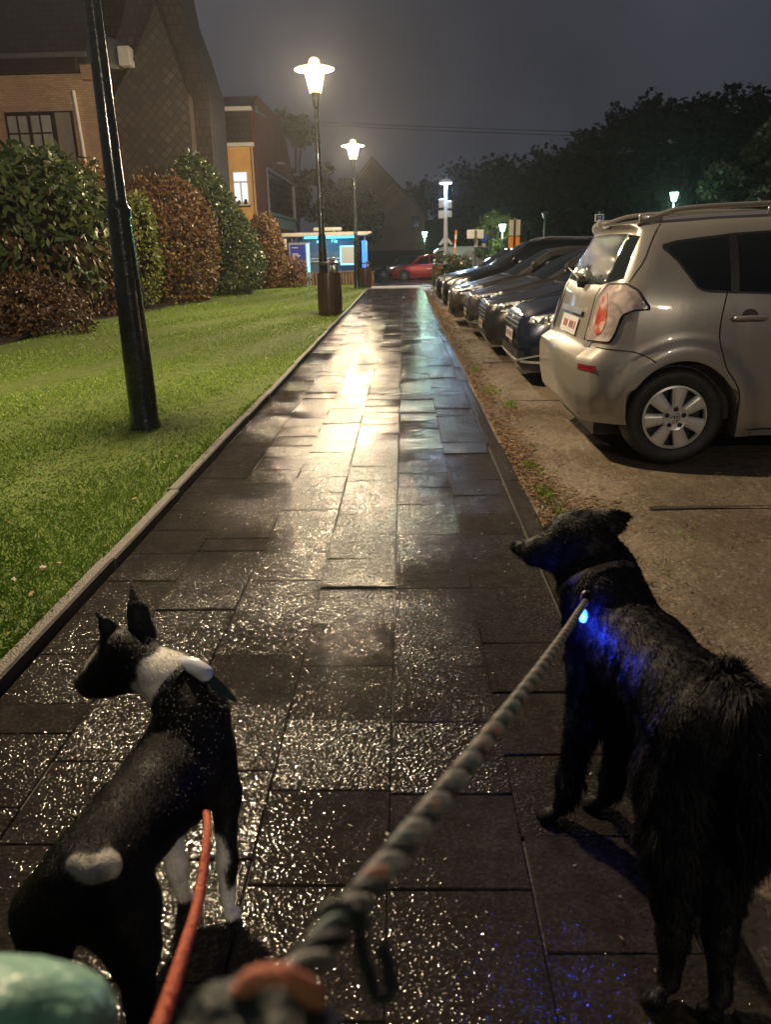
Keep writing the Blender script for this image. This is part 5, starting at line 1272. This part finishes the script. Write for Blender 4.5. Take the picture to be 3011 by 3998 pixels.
def strands(P, N, flow, length, width, rng, lift=.28, noise=.25, sag=.25, clump=None):
    n = len(P); T = flow - (flow*N).sum(1)[:, None]*N; T /= np.linalg.norm(T, axis=1)[:, None] + 1e-6
    if clump is not None: T = T + clump
    d = T + N*lift + rng.normal(0, noise, (n, 3)); d /= np.linalg.norm(d, axis=1)[:, None]
    s_ = np.cross(d, N + rng.normal(0, .2, (n, 3))); s_ /= np.linalg.norm(s_, axis=1)[:, None] + 1e-6
    L = length[:, None]; w = width[:, None] if hasattr(width, '__len__') else width
    mid = P + d*L*.5; tip = P + d*L + np.array([0,0,-1])*L*sag - N*L*lift*.4
    V = np.stack([P - s_*w*.5, P + s_*w*.5, mid + s_*w*.4, tip, mid - s_*w*.4], 1).reshape(-1, 3); b = np.arange(n)*5
    F = np.concatenate([np.c_[b, b+1, b+2], np.c_[b, b+2, b+4], np.c_[b+4, b+2, b+3]])
    return V, F

def coatmat(name, rough, attr, drops=0.0, tint=(.01,.01,.011), spec=.5, aniso=0):
    t = NT(name); co = t.co(True)
    if attr:
        a = t.n('ShaderNodeAttribute'); a.attribute_name = 'coat'; c = a.outputs['Color']
    else:
        g = t.n('ShaderNodeNewGeometry').outputs['Random Per Island']; c = t.ramp(g, [(0, tuple(x*.6 for x in tint)), (1, tuple(x*1.6 for x in tint))])
    t.set(Base_Color=c, Roughness=rough, Specular_IOR_Level=spec)
    if drops:
        v = t.voro(230, 'Distance', co); v2 = t.noise(420, 2, .5, co); w = t.ramp(t.noise(7, 3, .5, co), [(.4, 0.15), (.62, 1.0)])
        hh = t.math('MULTIPLY', t.math('ADD', t.ramp(v, [(.15, 1.0), (.4, 0.0)]), v2), w); t.bump(hh, drops, .004)
    else: t.bump(t.noise(260, 3, .6, co), .3, .003)
    M[name] = t.mat; return t.mat
coatmat('hound_coat', .45, True, .8, spec=.12); coatmat('setter_skin', .6, False, 0, (.004,.004,.005), .25); coatmat('setter_hair', .5, False, 0, (.0034,.0031,.0040), .09)
simple('nose_wet', (.012,.011,.011), .22, spec=.7); simple('eye_dark', (.02,.012,.008), .05, spec=.8, coat=1)
simple('collar_brown', (.06,.04,.028), .6, bs=.4, bsc=120); simple('collar_black', (.01,.011,.013), .5, bs=.4, bsc=120); simple('tag_white', (.75,.75,.8), .3, coat=.5); simple('tag_blue', (.03,.12,.5), .3); simple('ring_metal', (.5,.47,.42), .22, metal=1)
simple('strap_teal', (.008,.02,.024), .5)

# --- the short haired black and white dog on the left
sk = DogSkin(HOUND, HOUND_ears, HOUND_paws, .024, .0055)
V = sk.V; own = sk.owner(V); nm = np.array([p[0] for p in sk.pr])[own]
rg = np.random.default_rng(3)
black = np.array([.0075,.0068,.0065]); white = np.array([.82,.77,.68]); C = np.tile(black, (len(V), 1))
def wob(s, a): return a*(np.sin(V[:, 0]*s+V[:, 2]*s*1.3)+np.sin(V[:, 1]*s*1.7))
ax = np.array([-.4803,1.3449,.445]) - np.array([-.5608,1.3799,.475]); ax /= np.linalg.norm(ax)
tn = (V - np.array([-.5608,1.3799,.475]))@ax; rad = np.linalg.norm(V - np.array([-.5608,1.3799,.475]) - tn[:, None]*ax, axis=1)
low = (V[:, 2] - .455)
nk = (tn + wob(70, .003) > .028) & (tn + wob(90, .002) < .089 + .3*low) & (rad < .1) & (V[:, 2] > .34) & (nm != 'ear')
C[nk] = white
for leg, z0 in (('legFR', .17), ('legFL', .22)):
    m_ = (nm == leg) & (V[:, 2] + wob(60, .012) < z0)
    if leg == 'legFR': m_ &= (V[:, 0] - np.interp(V[:, 2], [.0,.1,.215,.3], [-.375,-.3795,-.3863,-.4124]) < .004 + wob(80, .003)) | (V[:, 2] < .065)
    C[m_] = white*.92
C[(nm == 'paw') & (V[:, 1] > 1.05)] = white*.9
bl = np.isin(nm, ['head']) & (np.abs(V[:, 1] - np.interp(V[:, 0], [-.6727,-.6526,-.6316], [1.3497,1.3493,1.3647])) < .006) & (V[:, 0] < -.640) & (V[:, 0] > -.676) & (V[:, 2] > np.interp(V[:, 0], [-.6727,-.6526,-.6316], [.440,.450,.468]) + .012)
C[bl] = white*.8
tlp = (nm == 'tail') & (own >= [i for i, p in enumerate(sk.pr) if p[0] == 'tail'][2]); C[tlp & (V[:, 2] < .418)] = white*.5
for _ in range(2):                                         # soften the patch borders
    fm = C[sk.F].mean(1); acc = np.zeros_like(C); cn = np.zeros(len(V))
    for q in range(4): np.add.at(acc, sk.F[:, q], fm); np.add.at(cn, sk.F[:, q], 1)
    C = .6*C + .4*acc/np.maximum(cn, 1)[:, None]
hound = thing('dog', 'short haired black dog with white neck and pricked ears on an orange leash', 'dog', (-.47, 1.1, 0))
def under(o, parent):                                      # keep world coordinates below a moved parent
    o.parent = parent; o.matrix_parent_inverse = Matrix.Translation(-Vector(parent.location)); return o
under(npmesh('body', V, sk.F, M['hound_coat'], None, True, C), hound)
DP, DN = sk.scatter(6500, rg)
DO = np.array([q[0] for q in sk.pr])[sk.owner(DP)]
ok = np.isin(DO, ['torso','neck']) & (DN[:, 2] > .25) & (rg.random(len(DP)) < np.clip((DP[:, 1]-.98)*4, 0.05, 1)*(.25+.75*(np.sin(DP[:, 0]*60)*np.sin(DP[:, 1]*45) > -.2)))
def drops(P, N, r, name, parent):
    n = len(P); o = np.array([[1,0,0],[0,1,0],[-1,0,0],[0,-1,0],[0,0,1],[0,0,-1]], float)
    Vd = (P + N*.005)[:, None] + o[None]*r[:, None, None]; b_ = np.arange(n)*6
    Fd = np.concatenate([np.c_[b_+i, b_+(i+1)%4, b_+4] for i in range(4)] + [np.c_[b_+(i+1)%4, b_+i, b_+5] for i in range(4)])
    under(tag(npmesh(name, Vd.reshape(-1, 3), Fd, M['rain_drop'], None, True), kind='stuff'), parent)
simple('rain_drop', (.35,.33,.3), .12, var=.3, spec=.9)
drops(DP[ok], DN[ok], rg.uniform(.0006, .0017, ok.sum()), 'rain_drops', hound)
P, N = sk.scatter(42000, rg); keep = N[:, 2] > -.8; P, N = P[keep], N[keep]
# the nearest skin vertex gives each short hair its colour
from mathutils.kdtree import KDTree
kd = KDTree(len(V)); [kd.insert(v, i) for i, v in enumerate(V)]; kd.balance()
ci = np.array([kd.find(p)[1] for p in P]); hc = C[ci]*rg.uniform(.7, 1.35, (len(P), 1))
flow = np.array([.1,-.75,-.45]) + np.where(np.isin(nm[ci], ['head','jaw','neck'])[:, None], np.array([.9,-.2,-.1]), 0)
SV, SF = strands(P, N, np.broadcast_to(flow, P.shape), rg.uniform(.006, .013, len(P))*np.where(np.isin(nm[ci], ['ear', 'tail']), .4, 1), .0011, rg, .22, .22, .1)
under(npmesh('short_hair', SV, SF, M['hound_coat'], None, False, np.repeat(hc, 5, 0)), hound)
under(MB().lathe([(0,-.009),(.011,-.004),(.0115,.004),(0,.009)], 14, c=(-.6865,1.3485,.446), axis='X').build('nose', M['nose_wet'], None, True), hound)
bm_ = MB(); bm_.lathe([(0,-.006),(.007,-.003),(.0075,.003),(0,.006)], 12, c=(-.648,1.3345,.476), axis='Y'); under(bm_.build('eye', M['eye_dark'], None, True), hound)
bm_ = MB(); bm_.lathe([(0,-.006),(.007,-.003),(.0075,.003),(0,.006)], 12, c=(-.662,1.378,.476), axis='Y'); under(bm_.build('eye', M['eye_dark'], None, True), hound)

def collar(name, label, c, axis, r, w, mat, cat='collar', squash=1.0):
    z = Vector(axis).normalized(); x = z.cross(Vector((0,0,1))).normalized(); y = z.cross(x)
    m = MB(); G = []
    for k in range(41):
        a = 2*math.pi*k/40; d = x*math.cos(a) + y*math.sin(a)*squash
        G.append([tuple(Vector(c) + d*(r+o) + z*q) for (o, q) in ((-.004,-w/2),(.0035,-w/2),(.0045,0),(.0035,w/2),(-.004,w/2))])
    m.grid(G); o = m.build(name, M[mat], None, True); tag(o, label, cat); return o
ctr = Vector((-.5608,1.3799,.475)) + Vector(ax)*.098
col1 = collar('collar', 'black collar with blunt strap end round the neck of the white necked dog', tuple(ctr - Vector((.0,.0,.006))), tuple(ax), .060, .02, 'collar_black')
G = []
for u in np.linspace(0, 1, 8):
    p = Vector((-.428,1.338,.475)).lerp(Vector((-.342,1.283,.443)), u) + Vector((0,0,.006*math.sin(3*u))); w_ = .011*(1 - .75*max(0, u-.6)/.4)
    G.append([tuple(p + Vector((.2,.3,.8)).normalized()*w_), tuple(p - Vector((.2,.3,.8)).normalized()*w_)])
m = MB(); m.grid(G); m.grid([[tuple(Vector(q)+Vector((-.0015,-.0015,0))) for q in r_] for r_ in G]); m.build('strap_end', M['strap_teal'], col1)
a, b = Vector((-.466,1.352,.490)), Vector((-.407,1.322,.482)); dv = (b-a).normalized()
tagw = MB().tube([a - dv*.011, a - dv*.006, a, a.lerp(b,.5)+Vector((0,0,.006)), b, b + dv*.006, b + dv*.011], [.005,.0125,.0165,.0175,.0165,.0125,.005], 18).build('collar_tracker', M['tag_white'], None, True)
tag(tagw, 'white oval tracker with blue pads on the collar of the left dog', 'tracker')
for u in (.38, .78):
    p = a.lerp(b, u) + Vector((.002,-.008,-.0115)); MB().lathe([(0,-.004),(.006,-.003),(.007,.001),(.0,.004)], 12, c=tuple(p), axis='Y').build('blue_pad', M['tag_blue'], tagw, True)

# --- the long haired black dog on the right
sk = DogSkin(SETTER, SETTER_ears, SETTER_paws, .03, .0065); V = sk.V
setter = thing('dog', 'long haired black dog looking left with a blue light at its collar', 'dog', (.48, 1.3, 0))
under(npmesh('body', V, sk.F, M['setter_skin'], None, True), setter)
rg = np.random.default_rng(8)
P, N = sk.scatter(120000, rg); own = sk.owner(P); nm = np.array([p[0] for p in sk.pr])[own]; fl = np.array([p[1] for p in sk.pr])[own]
L = fl*rg.uniform(.7, 1.35, len(P))
back = N@np.array([.25,-.9,-.3])                           # how far a spot faces the rear
leg = np.isin(nm, ['legFL','legFR','legHL','legHR'])
L = np.where(leg & (back > .2) & (P[:, 2] > .06), L*1.6, np.where(leg & (P[:, 2] < .12), L*.55, L))
L = np.where(np.isin(nm, ['legHL','legHR']) & (back > .1) & (P[:, 2] > .2), L*1.25, L)
L = np.where(np.isin(nm, ['legHL','legHR']) & (P[:, 2] < .26), L*np.clip((P[:, 2]-.02)/.30, .25, .8), L)
L = np.where((nm == 'torso') & (N[:, 2] > .4), L*.85, L); L = np.where((nm == 'chest') & (N[:, 2] < -.2), L*1.1, L)
flow = np.zeros_like(P) + np.array([.06,-.62,-.55])
flow[leg] = np.array([.05,-.3,-1.0]); hd = np.isin(nm, ['head','jaw']); flow[hd] = np.array([1.0,-.1,-.15]); flow[nm == 'neck'] = np.array([.35,-.5,-.75])
ear = np.char.startswith(nm.astype(str), 'ear'); flow[ear] = np.array([.8,-.1,-.35]); L[ear] *= 1.3
flow[nm == 'tail'] = np.array([.25,-.25,-1.0])
L[hd] *= .75
cl = np.stack([np.sin(P[:, 0]*130+P[:, 2]*60+q*2)*np.sin(P[:, 1]*110+P[:, 2]*90+q) for q in range(3)], 1)*.42   # wet locks
EYES = ((.3165,1.6135,.642),(.330,1.683,.650)); kp = np.min([np.linalg.norm(P-np.array(e_), axis=1) for e_ in EYES], 0) > .017; P, N, L, flow, cl, leg, hd = P[kp], N[kp], L[kp], flow[kp], cl[kp], leg[kp], hd[kp]
wd = np.where(L > .03, .0021, .0016)
SV, SF = strands(P, N, flow, L, wd, rg, np.where(hd | leg, .22, .34)[:, None] if False else .28, .2, .25, cl)
under(npmesh('coat', SV, SF, M['setter_hair'], None), setter)
# plume: tuft at the root of the tail and long tail hair
n = 900; u = rg.random(n); rt = np.array([.5636,1.1773,.565]); P = rt + rg.normal(0, .009, (n, 3)); az = rg.uniform(-1.2, 2.6, n)
D = np.c_[np.cos(az)*.9, -.35 + np.sin(az)*.55, rg.uniform(.25, 1.0, n)]; D /= np.linalg.norm(D, axis=1)[:, None]
SV, SF = strands(P, D, D, rg.uniform(.02, .06, n), .0017, rg, .6, .12, .45)
SVs, SFs = [SV], [SF]; n = 9000; t_ = rg.random(n)
ch = np.array([q[:3] for q in SETTER[-1][2]]); seg = np.interp(t_, [0,.15,.4,.75,1], [0,1,2,3,4]); i0 = np.minimum(seg.astype(int), 3); fr = (seg-i0)[:, None]
P = ch[i0]*(1-fr) + ch[i0+1]*fr + rg.normal(0, .014, (n, 3)); D = np.c_[rg.normal(.35, .5, n), rg.normal(-.35, .45, n), rg.uniform(-.9, .15, n)]; D /= np.linalg.norm(D, axis=1)[:, None]
SV, SF = strands(P, D, np.zeros_like(D)+np.array([.3,-.3,-1]), rg.uniform(.05, .11, n), .0019, rg, .7, .16, .45); SVs.append(SV); SFs.append(SF + len(SVs[0]))
under(npmesh('tail_plume', np.concatenate(SVs), np.concatenate(SFs), M['setter_hair'], None), setter)
under(MB().lathe([(0,-.010),(.0125,-.005),(.014,.004),(0,.010)], 16, c=(.2545,1.6905,.606), axis='X').build('nose', M['nose_wet'], None, True), setter)
for (x, y, z) in EYES:
    o = MB().lathe([(0,-.007),(.007,-.005),(.009,0),(.007,.005),(0,.007)], 14, c=(x,y,z), axis='Y').build('eye', M['eye_dark'], None, True); under(o, setter)

col2 = collar('collar', 'brownish collar half hidden in the fur of the long haired dog', (.437,1.588,.552), (.03,-.09,-.08), .091, .016, 'collar_brown')
emis('led_blue', (.01,.10,1), 9, (.2,.3,.6)); simple('led_shell', (.02,.05,.3), .2, coat=1)
LEDP = (.3773,1.4693,.532)
led = thing('collar_light', 'glowing blue light hanging from the collar of the right dog', 'light', LEDP)
MB().lathe([(0,-.018),(.007,-.014),(.0095,-.004),(.008,.006),(.004,.014),(0,.016)], 16).build('bulb', M['led_blue'], led, True)
MB().lathe([(.004,.014),(.006,.018),(.004,.024),(0,.025)], 12).build('cap', M['ring_metal'], led, True)
point('glow', (-.012,-.026,-.004), (.03,.06,1), 1.9, .01, led)
m = MB(); P = [(.389+.014*math.cos(t_), 1.490+.006*math.sin(t_*1.0), .562+.014*math.sin(t_)) for t_ in np.linspace(0, 2*math.pi, 21)]; m.tube(P, .0028, 8, False); tag(m.build('collar_ring', M['ring_metal'], None, True), 'small metal ring between the grey rope and the fur', 'ring')

# --- leashes
t = NT('rope_grey'); co = t.co(True)
g = t.noise(340, 3, .6, co); w = t.noise(55, 2, .5, co)
c_ = t.ramp(g, [(.3, (.10,.096,.09)), (.7, (.26,.25,.235))])
t.set(Base_Color=c_, Roughness=.6); t.bump(g, .5, .002); M['rope_grey'] = t.mat
t = NT('rope_fleck'); co = t.co(True); g = t.noise(90, 2, .5, co)
t.set(Base_Color=t.ramp(g, [(.38, (.05,.08,.08)), (.5, (.12,.115,.11)), (.66, (.24,.10,.06)), (.74, (.30,.19,.11))]), Roughness=.6); M['rope_fleck'] = t.mat
simple('rope_dark', (.022,.022,.024), .6, var=.3, vs=300, bs=.5, bsc=300)
simple('leash_orange', (.52,.095,.03), .55, var=.25, vs=60, bs=.6, bsc=240)
def rope(path, rad, mats, pitch, nst=4, parent=None, name='rope'):
    P = [Vector(p) for p in path]; Lc = [0]
    for a_, b_ in zip(P[:-1], P[1:]): Lc.append(Lc[-1] + (b_-a_).length)
    tt = Lc[-1]; n = int(tt/pitch*14); pts = []
    for i in range(n+1):
        l = tt*i/n; k = min(len(P)-2, max(0, int(np.searchsorted(Lc, l)-1))); u = (l-Lc[k])/max(1e-6, Lc[k+1]-Lc[k]); pts.append((P[k].lerp(P[k+1], u), (P[k+1]-P[k]).normalized(), l))
    m = MB()
    for s_ in range(nst):
        m.mi = min(s_, len(mats)-1); Q = []
        for (p, d, l) in pts:
            x = d.cross(Vector((0,0,1))).normalized(); y = d.cross(x); a_ = 2*math.pi*(l/pitch + s_/nst); Q.append(p + (x*math.cos(a_) + y*math.sin(a_))*rad*.58)
        m.tube(Q, rad*.50, 8)
    return m.build(name, mats, parent, True, 0)
A, B = Vector((.384,1.487,.556)), Vector((-.0419,.1849,1.0475)); 
path = [A.lerp(B, u) - Vector((0,0,.012*math.sin(math.pi*u))) for u in np.linspace(0, 1, 20)] + [Vector((-.062,.150,1.05))]
o = rope(path, .0067, [M['rope_fleck'], M['rope_grey'], M['rope_dark']], .046, 3, None, 'rope_leash'); tag(o, 'twisted grey rope leash running from the hand to the right dog', 'leash')
P = cr_chain([(-.0356,.2254,1.0347),(-.0343,.2275,1.0365),(-.0286,.2294,1.0375),(-.0217,.228,1.0355),(-.0194,.2251,1.0327),(-.02,.2199,1.028),(-.0169,.213,1.022),(-.0133,.2074,1.0172),(-.0081,.2086,1.018),(-.0093,.2155,1.0237),(-.0122,.2201,1.0278)], 4)
tag(MB().tube(P, .0028, 10).build('strap_loop', M['collar_black'], None, True), 'black strap loop hanging from the near end of the grey rope', 'strap')
P = [(-.05,.20,.98),(-.13,.25,.90),(-.155,.2944,.842),(-.1671,.3561,.8007),(-.1993,.4901,.7069),(-.2401,.6594,.5959),(-.2907,.8634,.499),(-.355,1.06,.36),(-.410,1.215,.245),(-.445,1.29,.27)]
lo_ = rope(cr_chain(P, 8), .0058, [M['leash_orange'], M['leash_orange']], .022, 3, None, 'orange_leash'); tag(lo_, 'orange leash running down to the short haired dog on the left', 'leash')
P = cr_chain([(-.062,.176,1.03),(-.0592,.178,1.0459),(-.0529,.1755,1.0617),(-.0458,.1725,1.0695),(-.0395,.1703,1.0720),(-.0344,.1718,1.066),(-.0315,.1775,1.0529),(-.0318,.1847,1.033)], 5)
simple('leash_pink', (.55,.17,.10), .55, var=.2, vs=60, bs=.5, bsc=240)
rope(P, .0034, [M['leash_pink'], M['leash_pink']], .016, 3, lo_, 'hand_loop')

# --- what shows of the person holding the leashes
simple('jacket_mint', (.24,.44,.35), .38, var=.35, vs=30, bs=.9, bsc=34); simple('glove_dark', (.016,.022,.022), .5, var=.4, vs=40, bs=.5, bsc=160); simple('glove_patch', (.16,.23,.2), .4, var=.4, vs=60)
SLEEVE = [(-.186,.262,.973),(-.187,.249,.962),(-.19,.230,.945),(-.195,.203,.923),(-.20,.15,.893),(-.21,.05,.863)]
me_ = thing('person', 'person holding the leashes, only mint sleeve and dark glove showing', 'person', (-.1,.12,0))
m = MB(); G = []
ctrs = SLEEVE
m.tube(cr_chain(ctrs, 4), [ .012,.030,.041,.047] + [.0515 + .0025*math.sin(k*1.9) for k in range(17)], 26); o = m.build('sleeve', M['jacket_mint'], None, True, 0); under(o, me_)
# gloved fist: back of the hand and four bent fingers round the rope, thumb along it
gb = DogSkin([('palm', .01, [(-.056,.150,1.030,.020),(-.045,.160,1.036,.021),(-.036,.150,1.030,.019)]),
  ('f', .01, [(-.060,.158,1.040,.0095),(-.0612,.176,1.0452,.0088),(-.0585,.184,1.036,.008),(-.052,.178,1.027,.007)]),
  ('f', .01, [(-.051,.162,1.046,.0098),(-.0505,.179,1.0502,.0092),(-.048,.188,1.041,.0082),(-.043,.182,1.030,.0075)]),
  ('f', .01, [(-.042,.162,1.045,.0096),(-.0405,.1785,1.0485,.009),(-.0385,.187,1.039,.008),(-.036,.181,1.029,.0072)]),
  ('f', .01, [(-.034,.158,1.038,.0085),(-.0325,.173,1.0415,.008),(-.031,.180,1.033,.007),(-.031,.175,1.025,.0065)]),
  ('t', .01, [(-.062,.148,1.035,.0105),(-.068,.163,1.043,.0095),(-.064,.176,1.049,.0085)])], [], [], .0045, .0022)
under(npmesh('gloved_hand', gb.V, gb.F, M['glove_dark'], None, True), me_)
for (a_, b_) in (((-.0535,.181,1.055),(-.0495,.1865,1.049)), ((-.0425,.181,1.0545),(-.039,.187,1.047))):  # pale grey-green patches on two knuckles
    under(MB().tube([a_, tuple((p+q)/2 for p, q in zip(a_, b_)), b_], [.002,.0042,.002], 8).build('pale_patch', M['glove_patch'], None, True), me_)

# the rest of the figure, out of the picture, still shades the path in front of it
bd = DogSkin([('leg', .01, [(-.10,-.38,.86,.10),(-.10,-.36,.48,.075),(-.10,-.40,.10,.05),(-.10,-.30,.04,.045)]), ('leg', .01, [(.10,-.38,.86,.10),(.10,-.36,.48,.075),(.10,-.40,.10,.05),(.10,-.30,.04,.045)]),
  ('torso', .01, [(0,-.38,.90,.16),(0,-.38,1.12,.155),(0,-.37,1.32,.16)]), ('sh', .01, [(-.17,-.37,1.36,.075),(.17,-.37,1.36,.075)]), ('neck', .01, [(0,-.37,1.40,.06),(0,-.34,1.50,.055)]),
  ('head', .01, [(0,-.33,1.56,.085),(0,-.32,1.64,.09)]), ('arm', .01, [(-.21,-.37,1.34,.06),(-.25,-.22,1.08,.05),(-.205,.03,.875,.045)]), ('arm', .01, [(.21,-.37,1.34,.06),(.20,-.20,1.08,.05),(.02,.06,1.0,.042),(-.03,.13,1.03,.03)])], [], [], .05, .016)
under(npmesh('body', bd.V, bd.F, M['jacket_mint'], None, True), me_)
# ------------------------------------------------------------------ sky, camera, render settings
W = bpy.data.worlds.new('World'); SC.world = W; W.use_nodes = True
nt = W.node_tree; bg = nt.nodes['Background']
tc = nt.nodes.new('ShaderNodeTexCoord'); nz = nt.nodes.new('ShaderNodeTexNoise'); nz.inputs['Scale'].default_value = 2.2; nz.inputs['Detail'].default_value = 5
sep = nt.nodes.new('ShaderNodeSeparateXYZ'); rp = nt.nodes.new('ShaderNodeValToRGB'); mx = nt.nodes.new('ShaderNodeMix'); mx.data_type = 'RGBA'; mx.blend_type = 'MULTIPLY'
nt.links.new(tc.outputs['Generated'], sep.inputs[0]); nt.links.new(tc.outputs['Generated'], nz.inputs['Vector'])
az = nt.nodes.new('ShaderNodeMath'); az.operation = 'MULTIPLY_ADD'; az.inputs[1].default_value = .5; az.inputs[2].default_value = .5
nt.links.new(sep.outputs['X'], az.inputs[0]); nt.links.new(az.outputs[0], rp.inputs['Fac'])
e = rp.color_ramp.elements; e[0].position = .2; e[0].color = (.112,.108,.122,1); e[1].position = .78; e[1].color = (.044,.048,.064,1)
k = rp.color_ramp.elements.new(.5); k.color = (.080,.085,.108,1)
r2 = nt.nodes.new('ShaderNodeValToRGB'); r2.color_ramp.elements[0].position = .3; r2.color_ramp.elements[0].color = (.5,.5,.53,1); r2.color_ramp.elements[1].position = .7; r2.color_ramp.elements[1].color = (1.4,1.36,1.32,1)
nt.links.new(nz.outputs['Fac'], r2.inputs['Fac'])
mx.inputs[0].default_value = 1; nt.links.new(rp.outputs[0], mx.inputs[6]); nt.links.new(r2.outputs[0], mx.inputs[7]); nt.links.new(mx.outputs[2], bg.inputs[0]); bg.inputs[1].default_value = .66

HAZE = .0008
hz_ = NT('haze'); hz_.t.nodes.remove(hz_.b)
pv = hz_.n('ShaderNodeVolumePrincipled'); pv.inputs['Color'].default_value = (.9,.92,.95,1); pv.inputs['Density'].default_value = HAZE; pv.inputs['Anisotropy'].default_value = .78
hz_.l(pv.outputs[0], hz_.out.inputs['Volume'])
try:
    hz_.mat.cycles.volume_sampling = 'EQUIANGULAR'; hz_.mat.cycles.homogeneous_volume = True
except Exception: pass
tag(MB().box(-70, 110, -40, 170, -2.0, 26).build('haze', hz_.mat), 'thin rainy night haze filling the air', kind='stuff')

cam = bpy.data.cameras.new('camera'); co_ = bpy.data.objects.new('camera', cam); COL.objects.link(co_)
def nv(v): return Vector(v).normalized()
vx, vy, rho, Fp = 872., 542., .022, 1630.
dx, dy = (vx-833.)/Fp, (1106.-vy)/Fp
YC = nv((dx, dy, -1)); ZC = nv((-rho, 1, dy-dx*rho)); XC = YC.cross(ZC)
mw = Matrix(((XC[0],XC[1],XC[2]),(YC[0],YC[1],YC[2]),(ZC[0],ZC[1],ZC[2]))).to_4x4(); mw.translation = (0,0,1.28)
co_.matrix_world = mw
cam.sensor_fit = 'VERTICAL'; cam.lens = 6.81; cam.sensor_height = 6.81*2212/Fp; cam.sensor_width = cam.sensor_height
cam.clip_start = .03; cam.clip_end = 2000
cam.dof.use_dof = True; cam.dof.focus_distance = 5.0; cam.dof.aperture_fstop = 1.55
SC.camera = co_
SC.view_settings.view_transform = 'Standard'; SC.view_settings.look = 'None'; SC.view_settings.gamma = 1; SC.view_settings.exposure = 0
SC.render.film_transparent = False
cy = SC.cycles
cy.use_denoising = True; cy.denoiser = 'OPENIMAGEDENOISE'; cy.denoising_input_passes = 'RGB_ALBEDO_NORMAL'
cy.max_bounces = 6; cy.diffuse_bounces = 3; cy.glossy_bounces = 3; cy.transmission_bounces = 4; cy.transparent_max_bounces = 12; cy.volume_bounces = 0
cy.sample_clamp_indirect = 4; cy.caustics_reflective = False; cy.caustics_refractive = False
cy.use_adaptive_sampling = True; cy.adaptive_threshold = .02
cy.volume_step_rate = 4
